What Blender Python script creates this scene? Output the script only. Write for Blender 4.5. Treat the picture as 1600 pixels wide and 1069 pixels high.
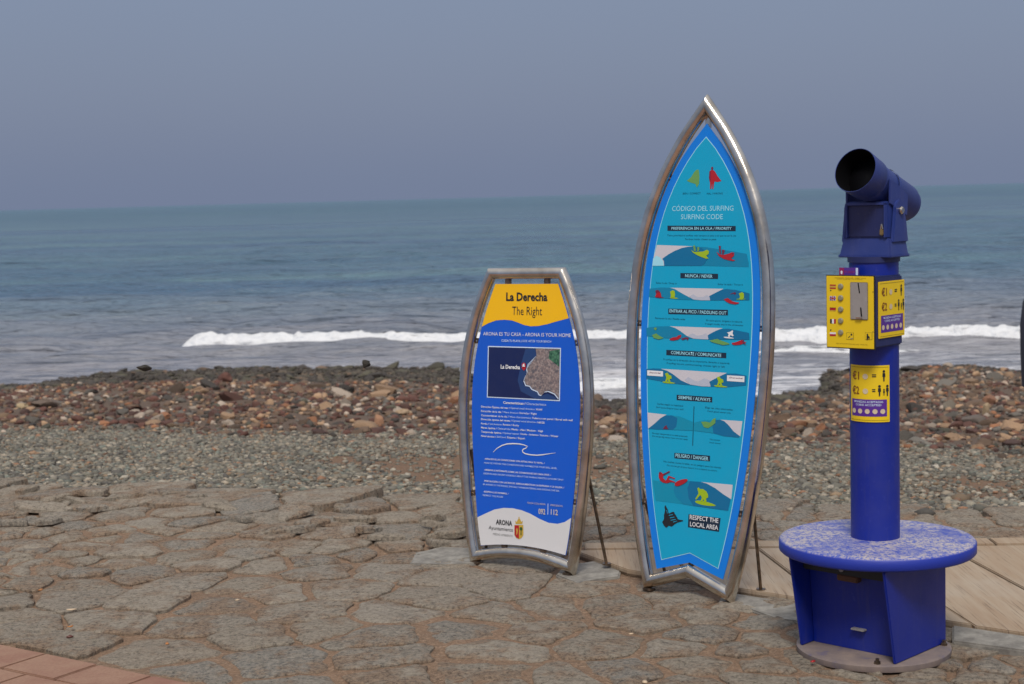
import bpy, bmesh, math, random
import numpy as np
from mathutils import Matrix, Vector, noise as mnoise

random.seed(7); rng = np.random.default_rng(7)
for o in list(bpy.data.objects): bpy.data.objects.remove(o)
scene = bpy.context.scene
COL = scene.collection

# ------------------------------------------------------------------ camera
F, W, H = 2500.0, 1600.0, 1069.0          # focal length and size in photo pixels
ROLL = math.atan2(43, 1600)
PITCH = math.atan2((534.5 - 307.5) * math.cos(ROLL), F)
CAM = np.array([0, 0, 1.6])
FWD = np.array([0, math.cos(PITCH), -math.sin(PITCH)])
UP0 = np.array([0, math.sin(PITCH), math.cos(PITCH)])
RIGHT = np.array([1., 0, 0]) * math.cos(ROLL) - UP0 * math.sin(ROLL)
UP = np.array([1., 0, 0]) * math.sin(ROLL) + UP0 * math.cos(ROLL)
cd = bpy.data.cameras.new('camera'); cam = bpy.data.objects.new('camera', cd); COL.objects.link(cam)
cd.sensor_width = 36; cd.lens = 36 * F / W; cd.clip_start = .05; cd.clip_end = 60000
cam.matrix_world = Matrix(((RIGHT[0], UP[0], -FWD[0], CAM[0]), (RIGHT[1], UP[1], -FWD[1], CAM[1]),
                           (RIGHT[2], UP[2], -FWD[2], CAM[2]), (0, 0, 0, 1)))
cd.dof.use_dof = True; cd.dof.focus_distance = 6.1; cd.dof.aperture_fstop = 5.6
scene.camera = cam

# ------------------------------------------------------------------ sky, sun, exposure
SUN_EL, SUN_AZ = math.radians(50), math.radians(184)      # azimuth from +Y clockwise: behind and right of the camera
world = bpy.data.worlds.new('World'); scene.world = world; world.use_nodes = True
nt = world.node_tree; nt.nodes.clear()
def wn(t): return nt.nodes.new(t)
sky = wn('ShaderNodeTexSky'); sky.sky_type = 'NISHITA'; sky.sun_disc = False
sky.sun_elevation = SUN_EL; sky.sun_rotation = SUN_AZ; sky.air_density = 1.6; sky.dust_density = 4; sky.ozone_density = 3
tc = wn('ShaderNodeTexCoord'); sep = wn('ShaderNodeSeparateXYZ'); nt.links.new(tc.outputs['Generated'], sep.inputs[0])
mx = wn('ShaderNodeMath'); mx.operation = 'MAXIMUM'; mx.inputs[1].default_value = 0; nt.links.new(sep.outputs['Z'], mx.inputs[0])
sq = wn('ShaderNodeMath'); sq.operation = 'POWER'; sq.inputs[1].default_value = 1.6; nt.links.new(mx.outputs[0], sq.inputs[0])
ma = wn('ShaderNodeMath'); ma.operation = 'MULTIPLY_ADD'; ma.inputs[1].default_value = 1.8; ma.inputs[2].default_value = 1.0   # an overcast sky brightens evenly to the zenith
nt.links.new(sq.outputs[0], ma.inputs[0])
nz = wn('ShaderNodeTexNoise'); nz.inputs['Scale'].default_value = 2.2; nz.inputs['Detail'].default_value = 3; nt.links.new(tc.outputs['Generated'], nz.inputs[0])
mr = wn('ShaderNodeMapRange'); mr.inputs[3].default_value = .93; mr.inputs[4].default_value = 1.07; nt.links.new(nz.outputs[0], mr.inputs[0])
mm = wn('ShaderNodeMath'); mm.operation = 'MULTIPLY'; nt.links.new(ma.outputs[0], mm.inputs[0]); nt.links.new(mr.outputs[0], mm.inputs[1])
zc = wn('ShaderNodeMix'); zc.data_type = 'RGBA'; zc.inputs[6].default_value = (1.42, 1.76, 2.66, 1); zc.inputs[7].default_value = (2.25, 2.25, 2.3, 1)     # bluish haze low, grey cloud above
zr = wn('ShaderNodeMapRange'); zr.inputs[1].default_value = .16; zr.inputs[2].default_value = .75; nt.links.new(mx.outputs[0], zr.inputs[0]); nt.links.new(zr.outputs[0], zc.inputs[0])
vs = wn('ShaderNodeVectorMath'); vs.operation = 'SCALE'; nt.links.new(zc.outputs[2], vs.inputs[0]); nt.links.new(mm.outputs[0], vs.inputs['Scale'])
mixw = wn('ShaderNodeMix'); mixw.data_type = 'RGBA'; mixw.inputs[0].default_value = .88
nt.links.new(sky.outputs[0], mixw.inputs[6]); nt.links.new(vs.outputs[0], mixw.inputs[7])
bg = wn('ShaderNodeBackground'); bg.inputs['Strength'].default_value = .085
nt.links.new(mixw.outputs[2], bg.inputs[0])
wo = wn('ShaderNodeOutputWorld'); nt.links.new(bg.outputs[0], wo.inputs[0])

sd = bpy.data.lights.new('sun', 'SUN'); sd.energy = 1.5; sd.angle = math.radians(15); sd.color = (1, .94, .86)
sun = bpy.data.objects.new('sun', sd); COL.objects.link(sun)
sv = Vector((math.sin(SUN_AZ) * math.cos(SUN_EL), math.cos(SUN_AZ) * math.cos(SUN_EL), math.sin(SUN_EL)))
sun.rotation_euler = sv.to_track_quat('Z', 'Y').to_euler(); sun.location = (6, -10, 20)
vsx = scene.view_settings
vsx.view_transform = 'Standard'; vsx.look = 'None'; vsx.gamma = 1; vsx.exposure = 0.68; vsx.use_curve_mapping = False

# ------------------------------------------------------------------ helpers
def ray(px, py): return FWD * F + RIGHT * (px - W / 2) - UP * (py - H / 2)
def G(px, py, z=0.0):                      # ground point seen at a photo pixel
    r = ray(px, py); return CAM + r * ((z - CAM[2]) / r[2])
def proj(P):
    v = np.asarray(P, float) - CAM; d = v @ FWD
    return W / 2 + F * (v @ RIGHT) / d, H / 2 - F * (v @ UP) / d

def tag(o, label=None, cat=None, group=None, kind=None):
    if label: o['label'] = label
    if cat: o['category'] = cat
    if group: o['group'] = group
    if kind: o['kind'] = kind
    return o
def empty(name, M):
    o = bpy.data.objects.new(name, None); COL.objects.link(o); o.empty_display_size = .1; o.matrix_world = M; return o
def link_mesh(name, me, mat, parent=None, smooth=False, sharp=None):
    o = bpy.data.objects.new(name, me); COL.objects.link(o)
    if mat is not None and not me.materials: me.materials.append(mat)
    if parent is not None: o.parent = parent
    if smooth: me.polygons.foreach_set('use_smooth', np.ones(len(me.polygons), bool))
    if sharp is not None: me.set_sharp_from_angle(angle=math.radians(sharp))
    return o
def np_mesh(name, V, T, cols=None, smooth=True):      # triangles by numpy, per-vertex colours
    me = bpy.data.meshes.new(name); V = np.asarray(V, np.float32); T = np.asarray(T, np.int32)
    k = T.shape[1]
    me.vertices.add(len(V)); me.vertices.foreach_set('co', V.ravel())
    me.loops.add(T.size); me.loops.foreach_set('vertex_index', T.ravel())
    me.polygons.add(len(T)); me.polygons.foreach_set('loop_start', np.arange(0, T.size, k, dtype=np.int32))
    me.update(calc_edges=True)
    if smooth: me.polygons.foreach_set('use_smooth', np.ones(len(T), bool))
    if cols is not None:
        a = me.color_attributes.new('col', 'FLOAT_COLOR', 'POINT')
        c = np.ones((len(V), 4), np.float32); c[:, :3] = cols; a.data.foreach_set('color', c.ravel())
    return me
class MB:
    def __init__(s): s.v = []; s.f = []
    def add(s, vs, fs):
        b = len(s.v); s.v += [tuple(map(float, p)) for p in vs]; s.f += [tuple(i + b for i in f) for f in fs]; return s
    def box(s, x0, x1, y0, y1, z0, z1):
        return s.add([(x0,y0,z0),(x1,y0,z0),(x1,y1,z0),(x0,y1,z0),(x0,y0,z1),(x1,y0,z1),(x1,y1,z1),(x0,y1,z1)],
                     [(0,3,2,1),(4,5,6,7),(0,1,5,4),(1,2,6,5),(2,3,7,6),(3,0,4,7)])
    def prism(s, pts, a, b, axis='x'):     # polygon pts extruded along axis from a to b
        n = len(pts)
        def mk(p, t): return {'x': (t, p[0], p[1]), 'y': (p[0], t, p[1]), 'z': (p[0], p[1], t)}[axis]
        vs = [mk(p, a) for p in pts] + [mk(p, b) for p in pts]
        return s.add(vs, [tuple(range(n))[::-1], tuple(range(n, 2*n))] + [(i, (i+1) % n, n+(i+1) % n, n+i) for i in range(n)])
    def lathe(s, prof, n=40, M=None, cap=True):    # prof: (r, z) list about the z axis
        vs = []; fs = []
        for r, z in prof:
            for i in range(n):
                a = 2*math.pi*i/n; vs.append((r*math.cos(a), r*math.sin(a), z))
        for k in range(len(prof)-1):
            for i in range(n): j = (i+1) % n; fs.append((k*n+i, k*n+j, (k+1)*n+j, (k+1)*n+i))
        if cap: fs.append(tuple(range(n))[::-1]); fs.append(tuple((len(prof)-1)*n+i for i in range(n)))
        if M is not None: vs = [tuple(M @ Vector(p)) for p in vs]
        return s.add(vs, fs)
    def rod(s, a, b, r, n=10):
        a = Vector(a); b = Vector(b); d = b - a
        M = Matrix.Translation(a) @ d.to_track_quat('Z', 'Y').to_matrix().to_4x4()
        return s.lathe([(r, 0), (r, d.length)], n, M)
    def build(s, name, mat, parent=None, smooth=False, bevel=0, sharp=None, fix=True):
        me = bpy.data.meshes.new(name); me.from_pydata(s.v, [], s.f); me.validate()
        if fix or bevel:
            bm = bmesh.new(); bm.from_mesh(me)
            if fix: bmesh.ops.recalc_face_normals(bm, faces=bm.faces)
            if bevel:
                ed = [e for e in bm.edges if len(e.link_faces) == 2 and e.calc_face_angle(0) > .5]
                bmesh.ops.bevel(bm, geom=ed, offset=bevel, segments=2, affect='EDGES', clamp_overlap=True)
            bm.to_mesh(me); bm.free()
        me.update()
        return link_mesh(name, me, mat, parent, smooth, sharp)

def fbm(x, y, seed=0, octaves=4, lac=2.03, gain=.5):      # value noise in about -1..1
    x = np.asarray(x, float); y = np.asarray(y, float); out = np.zeros(np.broadcast(x, y).shape); amp = 1; tot = 0
    def h(i, j, s): v = np.sin(i * 127.1 + j * 311.7 + s * 74.7) * 43758.5453; return v - np.floor(v)
    for k in range(octaves):
        i = np.floor(x); j = np.floor(y); fx = x - i; fy = y - j
        fx = fx*fx*(3-2*fx); fy = fy*fy*(3-2*fy); s = seed + k * 13
        v = (h(i,j,s)*(1-fx)+h(i+1,j,s)*fx)*(1-fy) + (h(i,j+1,s)*(1-fx)+h(i+1,j+1,s)*fx)*fy
        out += amp * (v * 2 - 1); tot += amp; amp *= gain; x = x * lac + 3.7; y = y * lac + 1.3
    return out / tot

# ------------------------------------------------------------------ materials
class Mat:
    def __init__(s, name, base=(.5,.5,.5), rough=.6, metal=0, spec=None):
        s.m = bpy.data.materials.new(name); s.m.use_nodes = True; s.t = s.m.node_tree
        s.b = s.t.nodes['Principled BSDF']; s.b.inputs['Base Color'].default_value = (*base, 1)
        s.b.inputs['Roughness'].default_value = rough; s.b.inputs['Metallic'].default_value = metal
        if spec is not None: s.b.inputs['Specular IOR Level'].default_value = spec
        s._tc = None
    def n(s, t): return s.t.nodes.new(t)
    def l(s, a, b): s.t.links.new(a, b)
    @property
    def tc(s):
        if s._tc is None: s._tc = s.n('ShaderNodeTexCoord')
        return s._tc
    def noise(s, scale, detail=4, rough=.55, vec=None, stretch=None, out=0):
        n = s.n('ShaderNodeTexNoise'); n.inputs['Scale'].default_value = scale; n.inputs['Detail'].default_value = detail; n.inputs['Roughness'].default_value = rough
        v = vec or s.tc.outputs['Object']
        if stretch:
            mp = s.n('ShaderNodeMapping'); mp.inputs['Scale'].default_value = stretch; s.l(v, mp.inputs[0]); v = mp.outputs[0]
        s.l(v, n.inputs['Vector']); return n.outputs[out]
    def ramp(s, fac, stops):
        r = s.n('ShaderNodeValToRGB'); e = r.color_ramp.elements
        while len(e) < len(stops): e.new(.5)
        for k, (p, c) in enumerate(stops): e[k].position = p; e[k].color = (*c, 1) if len(c) == 3 else c
        s.l(fac, r.inputs[0]); return r.outputs[0]
    def mix(s, fac, a, b, mode='MIX'):
        m = s.n('ShaderNodeMix'); m.data_type = 'RGBA'; m.blend_type = mode
        for i, x in ((0, fac), (6, a), (7, b)):
            if hasattr(x, 'links'): s.l(x, m.inputs[i])
            elif i == 0: m.inputs[0].default_value = x
            else: m.inputs[i].default_value = (*x, 1)
        return m.outputs[2]
    def maprange(s, v, a, b, c, d):
        m = s.n('ShaderNodeMapRange'); s.l(v, m.inputs[0])
        for i, x in enumerate((a, b, c, d)): m.inputs[i+1].default_value = x
        return m.outputs[0]
    def math(s, op, a, b):
        m = s.n('ShaderNodeMath'); m.operation = op
        for i, x in enumerate((a, b)):
            if hasattr(x, 'links'): s.l(x, m.inputs[i])
            else: m.inputs[i].default_value = x
        return m.outputs[0]
    def color(s, sock): s.l(sock, s.b.inputs['Base Color']); return s
    def roughness(s, sock): s.l(sock, s.b.inputs['Roughness']); return s
    def bump(s, sock, strength=.3, dist=.01):
        b = s.n('ShaderNodeBump'); b.inputs['Strength'].default_value = strength; b.inputs['Distance'].default_value = dist
        s.l(sock, b.inputs['Height'])
        prev = s.b.inputs['Normal'].links
        if prev: s.l(prev[0].from_socket, b.inputs['Normal'])
        s.l(b.outputs[0], s.b.inputs['Normal']); return s
    def attr(s, name='col'):
        a = s.n('ShaderNodeAttribute'); a.attribute_name = name; return a.outputs['Color']
    def objinfo(s, out='Random'): return s.n('ShaderNodeObjectInfo').outputs[out]

def print_mat(name, c, rough=.35):
    m = Mat(name, c, rough); k = m.noise(14, 3)
    m.color(m.mix(m.maprange(k, .35, .7, 0, .16), c, tuple(min(1, x * .8 + .03) for x in c))); return m.m
# steel: brushed and slightly weathered, with brown ground reflections tinted into its colour
st = Mat('brushed_steel', (.6, .57, .53), .2, 1.0)
st.color(st.ramp(st.noise(9, 5), [(.3, (.42, .37, .31)), (.7, (.76, .71, .64))]))
st.roughness(st.maprange(st.noise(30, 4),   .3, .7, .1, .24)); STEEL = st.m
sk = Mat('dark_steel', (.16, .13, .1), .4, .9); sk.color(sk.ramp(sk.noise(40, 4), [(.35, (.1, .08, .06)), (.7, (.28, .2, .14))])); DARKSTEEL = sk.m
BLACK_RIM_GAP = Mat('black_rim_and_gap_shade', (.02, .022, .024), .6).m  # black of the door rim, and painted shade in the gap below the step

def paint(name, c, rough=.35, wear=.25, dirt=(.2, .15, .2), scale=5):
    m = Mat(name, c, rough)
    n1 = m.noise(scale, 6, .6); n2 = m.noise(55, 3)
    col = m.mix(m.maprange(n1, .42, .75, 0, wear), c, dirt)
    col = m.mix(m.maprange(n2, .62, .8, 0, wear), col, tuple(min(1, x * 1.5 + .08) for x in c))
    n3 = m.noise(4, 6, .7, stretch=(9, 9, .7)); col = m.mix(m.maprange(n3, .52, .72, 0, wear * 1.3), col, dirt)
    n4 = m.noise(26, 8, .8); col = m.mix(m.maprange(n4, .68, .72, 0, wear * 2.2), col, (.22, .17, .14))
    m.color(col); m.roughness(m.maprange(n1, .3, .7, rough, rough + .25)); m.bump(m.noise(90, 3), .06, .002); return m.m
BLUE = paint('blue_enamel', (.001, .016, .25), .36, .24, (.06, .06, .17))
BLUE_HEAD = paint('faded_blue_enamel', (.02, .04, .2), .38, .28, (.07, .08, .2))
BLUE_DARK = paint('dark_blue_enamel', (.012, .02, .1), .42, .2, (.05, .05, .12))
bd = Mat('worn_blue_step', (.02, .05, .36), .5)
k1 = bd.noise(7, 6, .65); k2 = bd.noise(85, 6, .8); k3 = bd.noise(150, 2)
worn = bd.math('MULTIPLY', bd.maprange(k1, .34, .52, 0.15, 1), bd.maprange(k2, .44, .54, 0, .95))
col = bd.mix(bd.maprange(k1, .3, .6, .1, .55), (.018, .045, .36), (.07, .13, .47))
col = bd.mix(worn, col, bd.mix(k3, (.33, .29, .28), (.66, .58, .5)))
geo = bd.n('ShaderNodeNewGeometry'); sx = bd.n('ShaderNodeSeparateXYZ'); bd.l(geo.outputs['Normal'], sx.inputs[0])
col = bd.mix(bd.maprange(sx.outputs[2], .5, .9, 0, 1), (.014, .035, .34), col)       # grime lies only on the level top
bd.color(col); bd.bump(k2, .25, .004); BLUE_STEP = bd.m
bp = Mat('dusty_base_plate', (.2, .16, .15), .7); bp.color(bp.ramp(bp.noise(9, 7, .7), [(.25, (.06, .06, .17)), (.42, (.17, .135, .13)), (.7, (.26, .2, .165))])); BASEPLATE = bp.m
YELLOW = paint('yellow_plate', (.8, .56, .008), .32, .12, (.6, .4, .02))
DARKHOLE = Mat('dark_interior', (.004, .004, .005), .95, 0, 0.05).m
LENS = Mat('dark_lens', (.003, .003, .004), .5, 0, .1).m
GREYMETAL = paint('grey_coin_plate', (.3, .28, .27), .4, .3, (.2, .18, .16), 30)
PRINT = {}
def P(name, c):
    if name not in PRINT: PRINT[name] = print_mat('print_' + name, c)
    return PRINT[name]
C_WHITE = P('white', (.78, .78, .8)); C_BLACK = P('black', (.012, .014, .02)); C_NAVYBAR = P('navy_bar', (.006, .022, .05))
C_TEAL = P('teal', (.0, .36, .6)); C_BORDER = P('border_blue', (.0, .2, .74)); C_LINE = P('pale_line', (.35, .72, .86))
C_WAVE = P('wave_blue', (.0, .15, .33)); C_WAVE2 = P('wave_mid_blue', (.0, .22, .4)); C_WAVE3 = P('wave_light_blue', (.0, .27, .43)); C_SKYP = P('pale_sky', (.6, .58, .63)); C_CLOUD = P('cloud_lilac', (.47, .5, .6))
C_RED = P('red', (.42, .01, .02)); C_LIME = P('lime', (.34, .5, .01)); C_LIME2 = P('faded_lime', (.14, .34, .09)); C_DARKRED = P('dark_red', (.16, .02, .06))
C_DARKTEAL = P('dark_teal_text', (.0, .07, .12))
C_BLUE = P('royal_blue', (.002, .098, .6)); C_YEL = P('sun_yellow', (.9, .5, .001)); C_PALE = P('pale_blue_text', (.6, .72, .9)); C_BEIGE = P('beige_text', (.6, .52, .42))
C_GREYWHITE = P('grey_white', (.66, .65, .66)); C_MAPSEA = P('map_sea', (.004, .014, .085)); C_MAPSHALLOW = P('map_shallows', (.015, .05, .17)); C_GOLD = P('gold', (.55, .36, .05)); C_PURPLE = P('purple', (.09, .025, .28)); C_CREAM = P('coin_cream', (.62, .52, .36)); C_MAGENTA = P('magenta', (.28, .015, .11)); C_TREE = P('crest_green', (.03, .09, .02)); C_GREYTXT = P('grey_text', (.22, .22, .22)); C_OLIVE = P('olive_line', (.3, .22, .01)); C_COINMETAL = P('coin_button', (.26, .24, .16))
mc = Mat('map_town', (.2, .17, .16), .4)
vor = mc.n('ShaderNodeTexVoronoi'); vor.inputs['Scale'].default_value = 95; mc.l(mc.tc.outputs['Object'], vor.inputs['Vector'])
c1 = mc.ramp(mc.noise(120, 3), [(.35, (.05, .06, .09)), (.5, (.2, .16, .15)), (.68, (.45, .38, .36))])
c1 = mc.mix(.5, c1, mc.mix(vor.outputs['Color'], (.1, .1, .12), (.36, .26, .24)))
mc.color(c1); C_TOWN = mc.m
mg = Mat('map_greenery', (.02, .12, .06), .4); mg.color(mg.ramp(mg.noise(110, 3), [(.35, (.01, .06, .04)), (.65, (.08, .22, .13))])); C_PARK = mg.m

# stone, sand, gravel
fs = Mat('flagstone_rock', (.2, .17, .13), .9)
rn = fs.objinfo('Random'); geo = fs.n('ShaderNodeNewGeometry').outputs['Position']
base = fs.ramp(rn, [(0, (.165, .16, .148)), (.25, (.34, .28, .21)), (.5, (.25, .21, .16)), (.7, (.39, .33, .26)), (.85, (.19, .186, .172)), (1, (.33, .26, .188))])
g0 = fs.noise(1.3, 5, .6, vec=geo); g1 = fs.noise(6, 8, .75, vec=geo); g2 = fs.noise(17, 9, .82, vec=geo); g3 = fs.noise(60, 6, .85, vec=geo)
base = fs.mix(fs.maprange(g2, .42, .58, .0, .95), base, fs.mix(.6, base, (.1, .082, .06)))
base = fs.mix(fs.maprange(g3, .4, .6, .0, .9), base, fs.mix(.72, base, (.5, .43, .34)))
rimd = fs.n('ShaderNodeSeparateColor'); fs.l(fs.attr('rim'), rimd.inputs[0])
sandr = fs.math('ADD', fs.math('ADD', fs.math('MULTIPLY', g1, .7), fs.math('MULTIPLY', g0, .3)), fs.math('MULTIPLY', rimd.outputs[0], .045))
base = fs.mix(fs.maprange(sandr, .5, .58, 0, .8), base, fs.mix(fs.maprange(g3, .4, .6, 0, 1), (.14, .088, .055), (.37, .25, .16)))     # rusty sand stains
base = fs.mix(fs.maprange(g3, .32, .46, .9, 0), base, (.04, .033, .026))
fs.color(base); fs.bump(g1, .7, .035); fs.bump(g2, 1, .02); fs.bump(g3, .8, .008)
wav = fs.noise(7, 6, .65, vec=geo, stretch=(.7, 3.5, 1)); fs.bump(wav, .6, .02); FLAG = fs.m
ms = Mat('sandy_mortar', (.25, .15, .085), .95)
a1 = ms.noise(2.2, 6, .6); a2 = ms.noise(30, 7, .85); a3 = ms.noise(75, 6, .85)
cc = ms.ramp(a1, [(.3, (.15, .095, .06)), (.5, (.2, .118, .068)), (.7, (.25, .148, .088))])
cc = ms.mix(ms.maprange(a2, .38, .62, 0, .9), cc, ms.mix(ms.maprange(a3, .4, .6, 0, 1), (.05, .032, .022), (.4, .275, .18)))
ms.color(cc); ms.bump(a2, .8, .008); ms.bump(a3, .6, .003); MORTAR = ms.m
cm = Mat('grey_concrete', (.25, .24, .22), .9); q = cm.noise(14, 7, .7); cm.color(cm.ramp(q, [(.3, (.12, .11, .098)), (.5, (.22, .205, .18)), (.72, (.34, .32, .28))])); cm.bump(q, .5, .008); CONCRETE = cm.m
rp = Mat('red_paving', (.3, .12, .07), .85)
r0 = rp.objinfo('Random'); gp = rp.n('ShaderNodeNewGeometry').outputs['Position']; t1 = rp.noise(6, 6, .6, vec=gp); t2 = rp.noise(110, 4, .7, vec=gp)
cb = rp.ramp(r0, [(0, (.22, .11, .075)), (.5, (.28, .15, .1)), (1, (.25, .12, .085))])
cb = rp.mix(rp.maprange(t1, .36, .6, 0, .8), cb, (.34, .21, .14)); cb = rp.mix(rp.maprange(t2, .3, .7, 0, .5), cb, (.17, .075, .05))
rp.color(cb); rp.bump(t2, .4, .004); REDTILE = rp.m
wd = Mat('weathered_board', (.4, .28, .17), .75)
w0 = wd.objinfo('Random'); gp = wd.n('ShaderNodeNewGeometry').outputs['Position']; w1 = wd.noise(1.2, 6, .6, vec=gp, stretch=(24, 1.4, 1)); w2 = wd.noise(3.5, 4, .6, vec=gp, stretch=(40, 1, 1)); w3 = wd.noise(3, 4, vec=gp)
wb = wd.ramp(w0, [(0, (.29, .215, .145)), (.5, (.39, .31, .225)), (1, (.34, .255, .17))])
wb = wd.mix(wd.maprange(w1, .35, .68, 0, .5), wb, (.26, .155, .082)); wb = wd.mix(wd.maprange(w2, .56, .7, 0, .7), wb, (.1, .06, .035)); wb = wd.mix(wd.maprange(w3, .5, .75, 0, .5), wb, (.4, .34, .27))
wd.color(wb); wd.bump(w1, .35, .006); BOARD = wd.m
bt = Mat('beach_soil', (.2, .13, .08), .95); bv = bt.attr()
b1 = bt.noise(5, 7, .7); b2 = bt.noise(55, 5, .7)
bcol = bt.mix(bt.maprange(b1, .35, .7, 0, .6), bv, (.11, .085, .065)); bcol = bt.mix(bt.maprange(b2, .3, .7, 0, .6), bcol, bt.mix(b2, (.05, .04, .03), (.34, .27, .19)))
bt.color(bcol); bt.bump(b1, .8, .06); bt.bump(b2, .9, .02); BEACH = bt.m
def rock_mat(name, sock_kind):
    m = Mat(name, (.2, .15, .1), .85)
    c = m.attr() if sock_kind == 'attr' else m.objinfo('Color')
    n1 = m.noise(7, 6, .65); n2 = m.noise(45, 4, .7)
    c = m.mix(m.maprange(n1, .35, .7, 0, .45), c, m.mix(.6, c, (.1, .075, .055)))
    c = m.mix(m.maprange(n2, .55, .8, 0, .4), c, m.mix(.5, c, (.42, .36, .28)))
    m.color(c); m.bump(n1, .5, .03); m.bump(n2, .4, .008); return m.m
ROCKS = rock_mat('rubble_stone', 'attr'); ROCKO = rock_mat('beach_stone', 'obj')
gm = Mat('gravel_stone', (.2, .18, .15), .85); gm.color(gm.mix(gm.maprange(gm.noise(90, 3), .35, .7, 0, .5), gm.attr(), (.1, .09, .075))); GRAVEL = gm.m

# ------------------------------------------------------------------ terrain functions
SEA = -1.72
def edge_y(x): x = np.asarray(x, float); return 8.42 - .30 * x + .16 * fbm(x * 1.1, x * 0 + 5, 3, 3)
def shore_y(x):
    x = np.asarray(x, float)
    return np.interp(x, [-60, -14, -9.8, -8.2, -6.5, -3.6, -1.2, .3, 1.4, 3.4, 4.9, 5.6, 8.2, 9.2, 12, 60],
                     [28, 28.0, 29.6, 30.9, 31.5, 31.5, 30.4, 27.4, 25.2, 24.8, 25.2, 28.2, 29.0, 27.4, 28.6, 28.6]) + .5 * fbm(x * .9, x * 0, 9, 3)
def dark_depth(x): return np.interp(x, [-10, 3.5, 5.5], [5.0, 3.6, 1.5])
def soil(x, y):
    x = np.asarray(x, float); y = np.asarray(y, float); t = y - edge_y(x); n = fbm(x * 1.6, y * 1.6, 41, 4)
    k = np.exp(-((x + .1) / 1.7) ** 2 - ((y - 11.6) / 1.7) ** 2) * 1.3 + np.exp(-((x - 2.3) / .9) ** 2 - ((y - 9.6) / 1.0) ** 2) * .7 + np.exp(-((x - 3.2) / 1.4) ** 2 - ((y - 10.2) / .7) ** 2) * .5
    k = np.clip(k * 1.6 + n * 1.1 - .45, 0, 1)
    strip = np.clip(1.6 - np.abs(t - 5.9) / .6, 0, 1) * np.clip((x - 1) / 2, 0, 1)
    return np.clip(np.maximum(k, strip * np.clip(.8 + n, 0, 1)), 0, 1)
def terr(x, y):
    x = np.asarray(x, float); y = np.asarray(y, float)
    t = y - edge_y(x); ys = shore_y(x); y7 = edge_y(x) + 7
    z = -.05 - .1 * np.clip(t, -9, 7)
    s = np.clip((y - y7) / np.maximum(ys - y7, 1), 0, 1)
    z = np.where(t > 7, -.75 + (SEA + .02 + .75) * s - .16 * np.maximum(y - ys, 0), z)
    bump = np.clip((t - 6) / 4, 0, 1)
    z = z + bump * (.10 * fbm(x * .55, y * .4, 21, 4)) + np.clip(t, 0, 1) * .025 * fbm(x * 1.2, y * 1.2, 5, 3)
    reef = np.exp(-((y - ys + 1.2) / 1.5) ** 2); mound = np.interp(x, [-10, -8.5, -6, -2, .5, 2, 4.5, 6, 8, 9, 10], [.0, .03, .05, .05, 0, 0, .0, .05, .05, .0, .05])
    z = z + reef * mound * (.6 + 1.1 * fbm(x * .8, y * .8, 33, 4))
    return np.where(t < -.4, np.minimum(z, -.06), z)

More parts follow.
